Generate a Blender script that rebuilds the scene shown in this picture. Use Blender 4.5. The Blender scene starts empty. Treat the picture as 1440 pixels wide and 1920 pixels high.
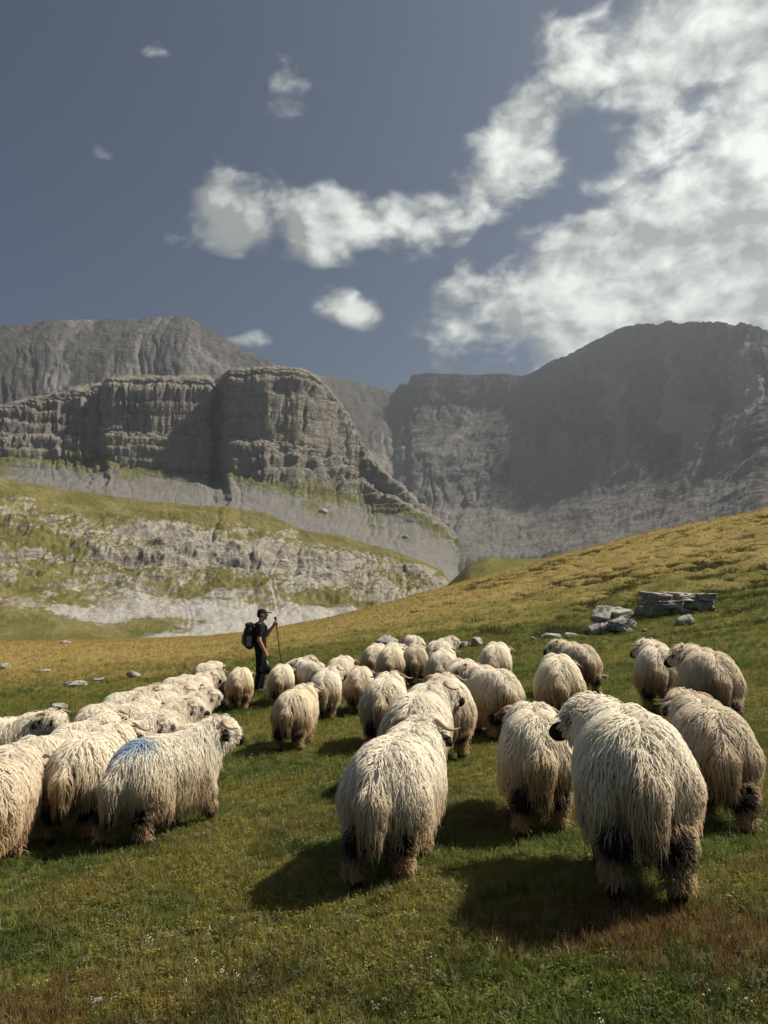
import bpy, math, random
import numpy as np
from mathutils import Vector, Matrix

R = math.radians
SC = bpy.context.scene
COL = SC.collection
rng = np.random.default_rng(7)

# ------------------------------------------------------------------ camera
F = 1450.0                      # focal length in pixels of the 1440 x 1920 frame
EYE = 1.6
PITCH = math.atan(120.0 / F)    # the horizon lies at y = 1080
cam = bpy.data.cameras.new('camera')
cam.sensor_fit = 'VERTICAL'; cam.sensor_height = 36.0; cam.sensor_width = 27.0
cam.lens = 36.0 * F / 1920.0
cam.clip_start = 0.05; cam.clip_end = 20000
camo = bpy.data.objects.new('camera', cam); COL.objects.link(camo)
camo.location = (0, 0, EYE); camo.rotation_euler = (math.pi / 2 + PITCH, 0, 0)
SC.camera = camo

# ------------------------------------------------------------------ exposure
vs = SC.view_settings
vs.view_transform = 'Standard'; vs.look = 'None'; vs.gamma = 1.0; vs.use_curve_mapping = False
vs.exposure = 0.62
SC.render.engine = 'CYCLES'
SC.cycles.use_denoising = True
SC.cycles.max_bounces = 5; SC.cycles.diffuse_bounces = 2; SC.cycles.glossy_bounces = 1
SC.cycles.transmission_bounces = 2; SC.cycles.transparent_max_bounces = 4; SC.cycles.volume_bounces = 0
SC.cycles.caustics_reflective = False; SC.cycles.caustics_refractive = False
SC.cycles.sample_clamp_indirect = 4.0

# ------------------------------------------------------------------ helpers: rays from photo angles
def ray(x, y):
    """direction (X right, Y ahead, Z up) of a bearing/elevation given as frame position"""
    u = (np.asarray(x, float) - 720) / F; v = (960 - np.asarray(y, float)) / F
    return u, math.cos(PITCH) - v * math.sin(PITCH), math.sin(PITCH) + v * math.cos(PITCH)
def bearing(x, y):
    X, Y, Z = ray(x, y); h = np.hypot(X, Y)
    return np.arctan2(X, Y), Z / h

# ------------------------------------------------------------------ sun and sky
SUN_AZ, SUN_EL = R(80), R(50)   # ahead and to the right
sun = bpy.data.lights.new('sun', 'SUN'); sun.energy = 4.6; sun.angle = R(2.0); sun.color = (1.0, 0.91, 0.77)
suno = bpy.data.objects.new('sun', sun); COL.objects.link(suno)
SD = Vector((math.sin(SUN_AZ) * math.cos(SUN_EL), math.cos(SUN_AZ) * math.cos(SUN_EL), math.sin(SUN_EL)))
suno.rotation_euler = SD.to_track_quat('Z', 'Y').to_euler(); suno.location = (60, 50, 80)

world = bpy.data.worlds.new('World'); SC.world = world; world.use_nodes = True
class NT:
    def __init__(s, tree): s.t = tree; s.n = tree.nodes; s.l = tree.links
    def node(s, typ, **kw):
        nd = s.n.new(typ)
        for k, v in kw.items(): setattr(nd, k, v)
        return nd
    def put(s, sock, v):
        if isinstance(v, bpy.types.NodeSocket): s.l.new(v, sock)
        elif v is not None: sock.default_value = v
    def m(s, op, a, b=None, c=None, clamp=False):
        nd = s.n.new('ShaderNodeMath'); nd.operation = op; nd.use_clamp = clamp
        for i, v in enumerate((a, b, c)):
            if v is not None: s.put(nd.inputs[i], v)
        return nd.outputs[0]
    def mix(s, f, a, b, mode='MIX'):
        nd = s.n.new('ShaderNodeMix'); nd.data_type = 'RGBA'; nd.blend_type = mode; nd.clamp_factor = True
        s.put(nd.inputs['Factor'], f)
        for k, v in (('A', a), ('B', b)):
            sock = [q for q in nd.inputs if q.name == k and q.type == 'RGBA'][0]
            s.put(sock, v if isinstance(v, bpy.types.NodeSocket) else (*v[:3], 1))
        return [q for q in nd.outputs if q.type == 'RGBA'][0]
    def sstep(s, v, lo, hi):
        nd = s.n.new('ShaderNodeMapRange'); nd.interpolation_type = 'SMOOTHSTEP'
        s.put(nd.inputs[0], v); nd.inputs[1].default_value = lo; nd.inputs[2].default_value = hi
        return nd.outputs[0]
    def noise(s, vec, scale, detail=5, rough=0.55, dist=0.0, lac=2.0):
        nd = s.n.new('ShaderNodeTexNoise'); s.l.new(vec, nd.inputs['Vector'])
        nd.inputs['Scale'].default_value = scale; nd.inputs['Detail'].default_value = detail
        nd.inputs['Roughness'].default_value = rough; nd.inputs['Distortion'].default_value = dist
        nd.inputs['Lacunarity'].default_value = lac
        return nd.outputs[0]
    def vmul(s, vec, v):
        nd = s.n.new('ShaderNodeVectorMath'); nd.operation = 'MULTIPLY'; s.l.new(vec, nd.inputs[0]); nd.inputs[1].default_value = v
        return nd.outputs[0]
    def vadd(s, vec, v):
        nd = s.n.new('ShaderNodeVectorMath'); nd.operation = 'ADD'; s.l.new(vec, nd.inputs[0]); s.put(nd.inputs[1], v)
        return nd.outputs[0]

def build_world():
    t = NT(world.node_tree); t.n.clear()
    out = t.node('ShaderNodeOutputWorld'); bg = t.node('ShaderNodeBackground')
    sky = t.node('ShaderNodeTexSky'); sky.sky_type = 'NISHITA'; sky.sun_disc = False
    sky.sun_elevation = SUN_EL; sky.sun_rotation = SUN_AZ
    sky.altitude = 2000; sky.air_density = 0.9; sky.dust_density = 0.6; sky.ozone_density = 1.5
    hs = t.node('ShaderNodeHueSaturation'); hs.inputs['Saturation'].default_value = 0.92; hs.inputs['Value'].default_value = 0.31
    t.l.new(t.mix(1.0, sky.outputs[0], (.86, 1.0, 1.10), 'MULTIPLY'), hs.inputs['Color'])
    tc = t.node('ShaderNodeTexCoord'); g = tc.outputs['Generated']
    sep = t.node('ShaderNodeSeparateXYZ'); t.l.new(g, sep.inputs[0])
    az = t.m('ARCTAN2', sep.outputs[0], sep.outputs[1]); el = t.m('ARCSINE', sep.outputs[2])
    blobs = [  # where clouds stand: centre, half sizes, weight
        (1290, 70, 250, 120, .95), (1420, 230, 220, 150, 1.0), (1250, 300, 110, 90, .7), (1380, 400, 250, 140, 1.3), (1150, 500, 260, 100, 1.35),
        (1110, 600, 300, 85, 1.4), (1420, 560, 300, 130, 1.7), (970, 270, 90, 110, .95), (900, 370, 120, 60, .85), (770, 410, 140, 70, 1.1),
        (640, 405, 120, 62, 1.05), (425, 430, 85, 70, 1.05), (665, 578, 75, 42, .9), (255, 85, 100, 50, .44), (170, 110, 60, 40, .36),
        (470, 640, 50, 22, .6), (800, 675, 40, 25, .5), (940, 660, 110, 40, .7), (1750, 350, 420, 360, 1.1), (2300, 200, 420, 300, .8)]
    cov = None
    for cx, cy, rx, ry, w in blobs:
        a0, e0 = bearing(cx, cy); e0 = math.atan(e0); a0 = float(a0)
        ce = math.cos(e0)
        da = t.m('DIVIDE', t.m('SUBTRACT', az, a0), rx * .84 / F / max(.5, ce) * math.cos(a0) )
        de = t.m('DIVIDE', t.m('SUBTRACT', el, float(e0)), ry * .84 / F)
        q = t.m('ADD', t.m('MULTIPLY', da, da), t.m('MULTIPLY', de, de))
        gs = t.m('MULTIPLY', t.m('EXPONENT', t.m('MULTIPLY', q, -0.7)), w)
        cov = gs if cov is None else t.m('MAXIMUM', cov, gs)
    # scattered cloud over the rest of the sky
    wide = t.noise(t.vadd(g, (3.7, 1.9, 5.2)), 2.2, 3, .5)
    cov = t.m('MAXIMUM', cov, t.m('MULTIPLY', t.sstep(wide, .54, .74), .75))
    sq = t.vmul(g, (1.0, 1.0, 1.5))
    wob = t.node('ShaderNodeTexNoise'); t.l.new(sq, wob.inputs['Vector']); wob.inputs['Scale'].default_value = 9; wob.inputs['Detail'].default_value = 3
    w2 = t.vadd(sq, t.vmul(t.vadd(wob.outputs['Color'], (-.5, -.5, -.5)), (.05, .05, .05)))
    f1 = t.noise(w2, 10.5, 12, .53)
    f2 = t.noise(t.vadd(w2, tuple(SD * 0.022)), 10.5, 7, .50)
    dens = t.m('ADD', cov, t.m('MULTIPLY', t.m('SUBTRACT', f1, .5), 2.3))
    alpha = t.sstep(dens, .36, .92)
    alpha = t.m('POWER', alpha, .85)
    lit = t.m('ADD', .62, t.m('MULTIPLY', t.m('SUBTRACT', f1, f2), 3.3))
    thick = t.sstep(dens, .8, 1.9)
    big = t.noise(w2, 3.6, 4, .5)
    lit = t.m('SUBTRACT', lit, t.m('MULTIPLY', t.sstep(big, .47, .66), .30))
    lit = t.m('ADD', lit, t.m('MULTIPLY', thick, .24))
    lit = t.m('MAXIMUM', t.m('MINIMUM', lit, 1.0), .24)
    cc = t.node('ShaderNodeMix'); cc.data_type = 'RGBA'
    ccol = t.mix(lit, (1.1, 1.2, 1.25), (7.6, 7.8, 7.3))
    fin = t.mix(t.m('MULTIPLY', alpha, .96), hs.outputs[0], ccol)
    t.n.remove(cc)
    t.l.new(fin, bg.inputs['Color']); bg.inputs['Strength'].default_value = 0.09
    t.l.new(bg.outputs[0], out.inputs['Surface'])
build_world()

# ------------------------------------------------------------------ numpy tools
_P = np.random.default_rng(11).permutation(256); _P = np.concatenate([_P, _P, _P])
_G = np.array([(1,1,0),(-1,1,0),(1,-1,0),(-1,-1,0),(1,0,1),(-1,0,1),(1,0,-1),(-1,0,-1),(0,1,1),(0,-1,1),(0,1,-1),(0,-1,-1),(1,1,0),(-1,1,0),(0,-1,1),(0,-1,-1)], float)
def pn(x, y, z):
    x, y, z = np.broadcast_arrays(x, y, z)
    xi = np.floor(x).astype(int); yi = np.floor(y).astype(int); zi = np.floor(z).astype(int)
    xf = x - xi; yf = y - yi; zf = z - zi
    xi &= 255; yi &= 255; zi &= 255
    u = xf**3*(xf*(xf*6-15)+10); v = yf**3*(yf*(yf*6-15)+10); w = zf**3*(zf*(zf*6-15)+10)
    def gr(dx, dy, dz):
        h = _P[_P[_P[xi+dx]+yi+dy]+zi+dz] & 15
        g = _G[h]
        return g[..., 0]*(xf-dx) + g[..., 1]*(yf-dy) + g[..., 2]*(zf-dz)
    x00 = gr(0,0,0)*(1-u)+gr(1,0,0)*u; x10 = gr(0,1,0)*(1-u)+gr(1,1,0)*u
    x01 = gr(0,0,1)*(1-u)+gr(1,0,1)*u; x11 = gr(0,1,1)*(1-u)+gr(1,1,1)*u
    return (x00*(1-v)+x10*v)*(1-w) + (x01*(1-v)+x11*v)*w
def fbm(x, y, z, o=4, gain=.5, ridged=False):
    s = 0; a = 1; tot = 0; k = 1.0
    for i in range(o):
        n = pn(x*k+17.3*i, y*k+5.1*i, z*k+9.7*i)
        s = s + a*((1-2*np.abs(n)) if ridged else n); tot += a; a *= gain; k *= 2.03
    return s/tot
def sm(x, lo, hi):
    t = np.clip((x-lo)/(hi-lo), 0, 1); return t*t*(3-2*t)

def mesh_np(name, V, Q, colors=None, attrs=None, smooth=True):
    me = bpy.data.meshes.new(name)
    V = np.asarray(V, np.float32); Q = np.asarray(Q, np.int32); k = Q.shape[1]
    me.vertices.add(len(V)); me.vertices.foreach_set('co', V.ravel())
    me.loops.add(Q.size); me.loops.foreach_set('vertex_index', Q.ravel())
    me.polygons.add(len(Q)); me.polygons.foreach_set('loop_start', np.arange(0, Q.size, k, dtype=np.int32))
    me.update(calc_edges=True); me.validate()
    if smooth: me.polygons.foreach_set('use_smooth', np.ones(len(me.polygons), bool))
    if colors is not None:
        ca = me.color_attributes.new('Col', 'FLOAT_COLOR', 'POINT')
        ca.data.foreach_set('color', np.concatenate([colors, np.ones((len(V), 1))], 1).astype(np.float32).ravel())
    for k2, v in (attrs or {}).items():
        a = me.attributes.new(k2, 'FLOAT', 'POINT'); a.data.foreach_set('value', np.asarray(v, np.float32))
    return me
def grid_quads(nu, nv):
    i = np.arange(nu*nv).reshape(nu, nv)
    return np.stack([i[:-1, :-1], i[1:, :-1], i[1:, 1:], i[:-1, 1:]], -1).reshape(-1, 4)
def link(name, me, mat=None, parent=None, loc=None, rot=None, **props):
    o = bpy.data.objects.new(name, me); COL.objects.link(o)
    if mat is not None and me is not None:
        me.materials.clear(); me.materials.append(mat)
    if parent is not None: o.parent = parent
    if loc is not None: o.location = loc
    if rot is not None: o.rotation_euler = rot
    for k, v in props.items(): o[k] = v
    return o

# ------------------------------------------------------------------ materials
def material(name, rough=.9, spec=.2):
    m = bpy.data.materials.new(name); m.use_nodes = True
    t = NT(m.node_tree); b = t.n['Principled BSDF']
    b.inputs['Roughness'].default_value = rough; b.inputs['Specular IOR Level'].default_value = spec
    return m, t, b
def plain(name, col, rough=.8, spec=.25, bump=0, bscale=60, var=.12):
    m, t, b = material(name, rough, spec)
    tc = t.node('ShaderNodeTexCoord'); o = tc.outputs['Object']
    n = t.noise(o, bscale, 4)
    c = t.mix(n, tuple(x*(1-var*2) for x in col), tuple(min(1, x*(1+var*2)) for x in col))
    t.l.new(c, b.inputs['Base Color'])
    if bump:
        bp = t.node('ShaderNodeBump'); bp.inputs['Strength'].default_value = bump; bp.inputs['Distance'].default_value = .01
        t.l.new(n, bp.inputs['Height']); t.l.new(bp.outputs[0], b.inputs['Normal'])
    return m
def attr(t, name, typ='GEOMETRY', out='Fac'):
    a = t.node('ShaderNodeAttribute'); a.attribute_name = name; a.attribute_type = typ
    return a.outputs[out]

def wool_material():
    m, t, b = material('wool', .85, .15)
    c = attr(t, 'Col', out='Color')
    oi = t.node('ShaderNodeObjectInfo')
    c = t.mix(1.0, c, oi.outputs['Color'], 'MULTIPLY')
    t.l.new(c, b.inputs['Base Color'])
    b.inputs['Sheen Weight'].default_value = .12; b.inputs['Sheen Roughness'].default_value = .5
    tr = t.node('ShaderNodeBsdfTranslucent'); t.l.new(c, tr.inputs['Color'])
    mx = t.node('ShaderNodeMixShader'); mx.inputs[0].default_value = .22
    t.l.new(b.outputs[0], mx.inputs[1]); t.l.new(tr.outputs[0], mx.inputs[2])
    t.l.new(mx.outputs[0], t.n['Material Output'].inputs['Surface'])
    return m
def hide_material():
    m, t, b = material('hide', .85, .15)
    c = attr(t, 'Col', out='Color'); t.l.new(c, b.inputs['Base Color'])
    tc = t.node('ShaderNodeTexCoord'); n = t.noise(tc.outputs['Object'], 70, 4)
    bp = t.node('ShaderNodeBump'); bp.inputs['Strength'].default_value = .8; bp.inputs['Distance'].default_value = .01
    t.l.new(n, bp.inputs['Height']); t.l.new(bp.outputs[0], b.inputs['Normal'])
    return m
def rock_terrain(name, rockA, rockB, scree, grassA, grassB, unit, strata=.5):
    """unit: size in metres of the coarse rock texture"""
    m, t, b = material(name, .95, .1)
    tc = t.node('ShaderNodeTexCoord'); o = tc.outputs['Object']
    s = 1.0 / unit
    n1 = t.noise(o, s, 8, .62)
    n2 = t.noise(t.vmul(o, (1, 1, 5.0)), s*1.3, 7, .6, .6)
    n3 = t.noise(o, s*6, 6, .65)
    n4 = t.noise(t.vmul(o, (1, .5, .16)), s*3.0, 8, .65, .3)
    rk = t.mix(t.sstep(t.m('ADD', t.m('MULTIPLY', n2, strata), t.m('MULTIPLY', n4, 1-strata)), .40, .60), rockA, rockB)
    rk = t.mix(t.m('MULTIPLY', t.sstep(n4, .53, .68), .7), rk, tuple(x*.45 for x in rockA))
    rk = t.mix(t.m('MULTIPLY', t.sstep(n3, .42, .62), .35), rk, tuple(x*.62 for x in rockA))
    sc = t.mix(t.sstep(n3, .35, .65), tuple(x*.86 for x in scree), tuple(x*1.12 for x in scree))
    gr = t.mix(t.sstep(n1, .38, .62), grassA, grassB)
    gr = t.mix(t.m('MULTIPLY', t.sstep(n3, .45, .65), .35), gr, tuple(x*.7 for x in grassA))
    kind = attr(t, 'scree'); gm = attr(t, 'grass')
    c = t.mix(t.sstep(t.m('ADD', kind, t.m('MULTIPLY', t.m('SUBTRACT', n3, .5), .7)), .35, .65), rk, sc)
    gm2 = t.sstep(t.m('ADD', gm, t.m('ADD', t.m('MULTIPLY', t.m('SUBTRACT', n1, .5), .5), t.m('MULTIPLY', t.m('SUBTRACT', n3, .5), .75))), .36, .60)
    c = t.mix(gm2, c, gr)
    t.l.new(c, b.inputs['Base Color'])
    h = t.m('ADD', t.m('ADD', t.m('MULTIPLY', n2, .5), t.m('MULTIPLY', n4, .7)), t.m('MULTIPLY', n3, .45))
    bp = t.node('ShaderNodeBump'); bp.inputs['Distance'].default_value = unit*.22
    t.l.new(t.m('SUBTRACT', 1.0, t.m('MULTIPLY', t.m('MAXIMUM', kind, gm2), .72)), bp.inputs['Strength'])
    t.l.new(h, bp.inputs['Height']); t.l.new(bp.outputs[0], b.inputs['Normal'])
    return m

# ------------------------------------------------------------------ the meadow
SIL = [(-700,1200),(0,1204),(200,1202),(390,1194),(480,1184),(600,1163),(700,1140),(800,1111),(900,1085),(1000,1060),(1045,1044),(1100,1031),(1200,1005),(1300,984),(1380,969),(1440,956),(1700,925),(2200,900)]
_sa, _se = bearing(np.array([p[0] for p in SIL]), np.array([p[1] for p in SIL]))
_rc = np.interp(_sa, [-.8, -.45, -.1, .2, .5, .9], [62, 58, 62, 74, 80, 80])
def ground(X, Y, detail=True):
    X = np.asarray(X, float); Y = np.asarray(Y, float)
    r = np.hypot(X, Y); th = np.arctan2(X, Y)
    e = np.interp(th, _sa, _se); rc = np.interp(th, _sa, _rc)
    zn = 0.08*X - 0.045*Y
    s = sm(r, 9, rc)
    line = EYE + e*r
    z = zn*(1-s) + line*s + .17*np.exp(-((X-1.25)**2 + (Y-3.6)**2)/1.7)
    over = np.maximum(r-rc, 0)
    z = z - np.where(over < 40, .008*over**2, .008*1600 + .64*(over-40))
    if detail:
        z = z + .035*fbm(X*.55, Y*.55, 3.3, 3) + .014*fbm(X*2.6, Y*2.6, 1.1, 2)
        far = sm(r, 14, 40)
        ter = fbm(X*.28 + Y*.09, Y*.72 - X*.22, 7.7, 3, ridged=True)
        right = sm(th, -.15, .3)
        z = z + far*(.10*fbm(X*.3, Y*.3, 2.2, 3) + right*.62*(ter-.52))
    return z
def gz(x, y): return float(ground(np.array([x]), np.array([y]))[0])

def meadow_masks(X, Y):
    r = np.hypot(X, Y); th = np.arctan2(X, Y); rc = np.interp(th, _sa, _rc)
    n = fbm(X*.22, Y*.22, 5.5, 4); n2 = fbm(X*.9, Y*.9, 8.5, 3)
    dry = sm(r/rc, .18, .80)*.95 + .45*n + .25*n2
    left = sm(-th, .1, .35)*sm(r, 14, 30)
    dry = dry + left*.35 + .22*sm(n2, .1, .4)*sm(12-r, 0, 6)
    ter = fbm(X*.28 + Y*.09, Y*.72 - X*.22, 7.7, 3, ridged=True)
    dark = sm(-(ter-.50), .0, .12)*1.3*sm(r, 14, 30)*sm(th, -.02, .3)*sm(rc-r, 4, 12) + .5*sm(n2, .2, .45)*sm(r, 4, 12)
    return np.clip(dry, 0, 1), np.clip(dark, 0, 1)

def meadow_material():
    m, t, b = material('turf', .95, .1)
    tc = t.node('ShaderNodeTexCoord'); o = tc.outputs['Object']
    n1 = t.noise(o, .7, 6, .6); n2 = t.noise(o, 9, 6, .65); n3 = t.noise(o, 45, 4, .6)
    dry = attr(t, 'dry'); dark = attr(t, 'dark')
    green = t.mix(t.sstep(n1, .35, .65), (.10, .115, .024), (.19, .17, .040))
    green = t.mix(t.m('MULTIPLY', t.sstep(n2, .45, .66), .6), green, (.035, .046, .012))
    dryc = t.mix(t.sstep(n2, .35, .65), (.26, .195, .062), (.40, .30, .105))
    f = t.sstep(t.m('ADD', dry, t.m('MULTIPLY', t.m('SUBTRACT', n2, .5), .8)), .30, .85)
    c = t.mix(f, green, dryc)
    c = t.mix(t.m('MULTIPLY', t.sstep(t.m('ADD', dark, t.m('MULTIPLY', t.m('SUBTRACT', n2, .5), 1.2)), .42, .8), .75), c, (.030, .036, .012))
    c = t.mix(t.m('MULTIPLY', t.sstep(n3, .4, .62), .35), c, (.028, .026, .012))
    t.l.new(c, b.inputs['Base Color'])
    bp = t.node('ShaderNodeBump'); bp.inputs['Strength'].default_value = 1; bp.inputs['Distance'].default_value = .06
    t.l.new(t.m('ADD', n2, t.m('MULTIPLY', n3, .4)), bp.inputs['Height']); t.l.new(bp.outputs[0], b.inputs['Normal'])
    return m

def build_meadow():
    th = np.linspace(R(-80), R(80), 400); r = np.exp(np.linspace(math.log(.35), math.log(175), 410))
    T, Rr = np.meshgrid(th, r, indexing='ij')
    X = Rr*np.sin(T); Y = Rr*np.cos(T) - .25*0
    Z = ground(X, Y)
    dry, dark = meadow_masks(X.ravel(), Y.ravel())
    V = np.stack([X.ravel(), Y.ravel(), Z.ravel()], 1)
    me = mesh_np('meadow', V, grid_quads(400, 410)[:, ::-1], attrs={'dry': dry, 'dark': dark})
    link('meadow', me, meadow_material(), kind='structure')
build_meadow()

# ------------------------------------------------------------------ mountains
def terrain(name, cols, nx, subs, mat, seed=0, freq=.02, flute=.5, smooth=3, xn=None, gslope=0., strat=0., gvar=0., svar=0., fineamp=.34, gully=0., giso=False, gw=.09):
    """cols: (bearing x, [(elevation y, distance, relief, grass, scree) from foot to behind the crest])"""
    xs = np.array([c[0] for c in cols], float); K = len(cols[0][1])
    P = np.array([[list(p) for p in c[1]] for c in cols], float)     # ncol, K, 5
    x = np.linspace(xs[0], xs[-1], nx)
    C = np.empty((nx, K, 5))
    for k in range(K):
        for j in range(5): C[:, k, j] = np.interp(x, xs, P[:, k, j])
    ker = np.array([1, 2, 3, 2, 1.]); ker /= ker.sum()
    rows = []
    for k in range(K-1):
        tt = np.linspace(0, 1, subs[k], endpoint=False)
        rows.append(C[:, k, None, :]*(1-tt)[None, :, None] + C[:, k+1, None, :]*tt[None, :, None])
    rows.append(C[:, -1:, :]); G = np.concatenate(rows, 1)            # nx, nt, 5
    for _ in range(smooth):
        G[:, 1:-1] = .25*G[:, :-2] + .5*G[:, 1:-1] + .25*G[:, 2:]
        G[1:-1] = .25*G[:-2] + .5*G[1:-1] + .25*G[2:]
    nt = G.shape[1]
    u, Yc, Zc = ray(x[:, None], G[..., 0]); h = np.hypot(u, Yc); d = G[..., 1]
    Pt = np.stack([u/h*d, Yc/h*d, EYE + Zc/h*d], -1)
    du = np.gradient(Pt, axis=0); dv = np.gradient(Pt, axis=1)
    N = np.cross(du, dv); N /= np.linalg.norm(N, axis=-1, keepdims=True) + 1e-9
    N = np.where((N[..., 1:2] > 0) & (N[..., 2:3] < .05), -N, N)
    N = np.where(N[..., 2:3] < -.05, -N, N)
    a = G[..., 2]
    X, Y, Z = Pt[..., 0]*freq + seed, Pt[..., 1]*freq, Pt[..., 2]*freq
    big = fbm(X*.5, Y*.5, Z*.5, 3)
    U = (np.arctan((x-720)/F)[:, None]*np.mean(d))*freq + seed + .35*big
    rid = fbm(X*1.3, Y*1.3, Z*.6, 5, .55, True) - .45
    fl = .6*fbm(U*1.6, Z*.22+.1*Y, 3.3+seed, 5, .6, True) + .4*fbm(U*5.5, Z*.7, 6.1+seed, 4, .6, True) - .42
    fine = fbm(X*7, Y*7, Z*6, 5, .65, True) - .45
    disp = .9*big + (1-flute)*.8*rid + flute*1.5*fl + fineamp*fine
    if gully:
        gn = pn(U*2.6 + .8*fbm(U*2, Z*.8, 1.2, 3), Z*.18, 4.2+seed); gn2 = pn(U*6.5 + .8*fbm(U*3, Z*1.1, 5.2, 3), Z*.3, 8.2+seed)
        disp = disp - gully*sm(fbm(U*.5, Z*.4, 9.9+seed, 3), -.08, .25)*(np.exp(-(gn/gw)**2) + .5*np.exp(-(gn2/(gw*1.3))**2))
    if strat:
        zz = Pt[..., 2]*freq*3.0 + 1.2*big
        st = np.abs((zz % 1) - .5)*2; st2 = np.abs((zz*2.7 % 1) - .5)*2
        disp = disp + strat*((sm(st, .1, .5)-.5) + .5*(sm(st2, .1, .5)-.5))
    Pt = Pt + N*(a*disp)[..., None]
    du = np.gradient(Pt, axis=0); dv = np.gradient(Pt, axis=1)
    N2 = np.cross(du, dv); N2 /= np.linalg.norm(N2, axis=-1, keepdims=True) + 1e-9
    flat = np.abs(N2[..., 2])
    grass = G[..., 3] + gslope*(flat-.62) - .25*np.maximum(rid, 0) + gvar*(fbm(X*.9, Y*.9, Z*2.2, 4) if giso else fbm(U*.9, Z*.5, 2.2+seed, 4))
    scree_m = G[..., 4] + svar*fbm(U*1.6 + .5*big, Z*.25, 7.2+seed, 4)
    V = Pt.reshape(-1, 3); Q = grid_quads(nx, nt)
    me = mesh_np(name, V, Q, attrs={'grass': np.clip(grass, 0, 1.2).ravel(), 'scree': np.clip(scree_m, 0, 1).ravel()})
    return link(name, me, mat, kind='structure')

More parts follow.
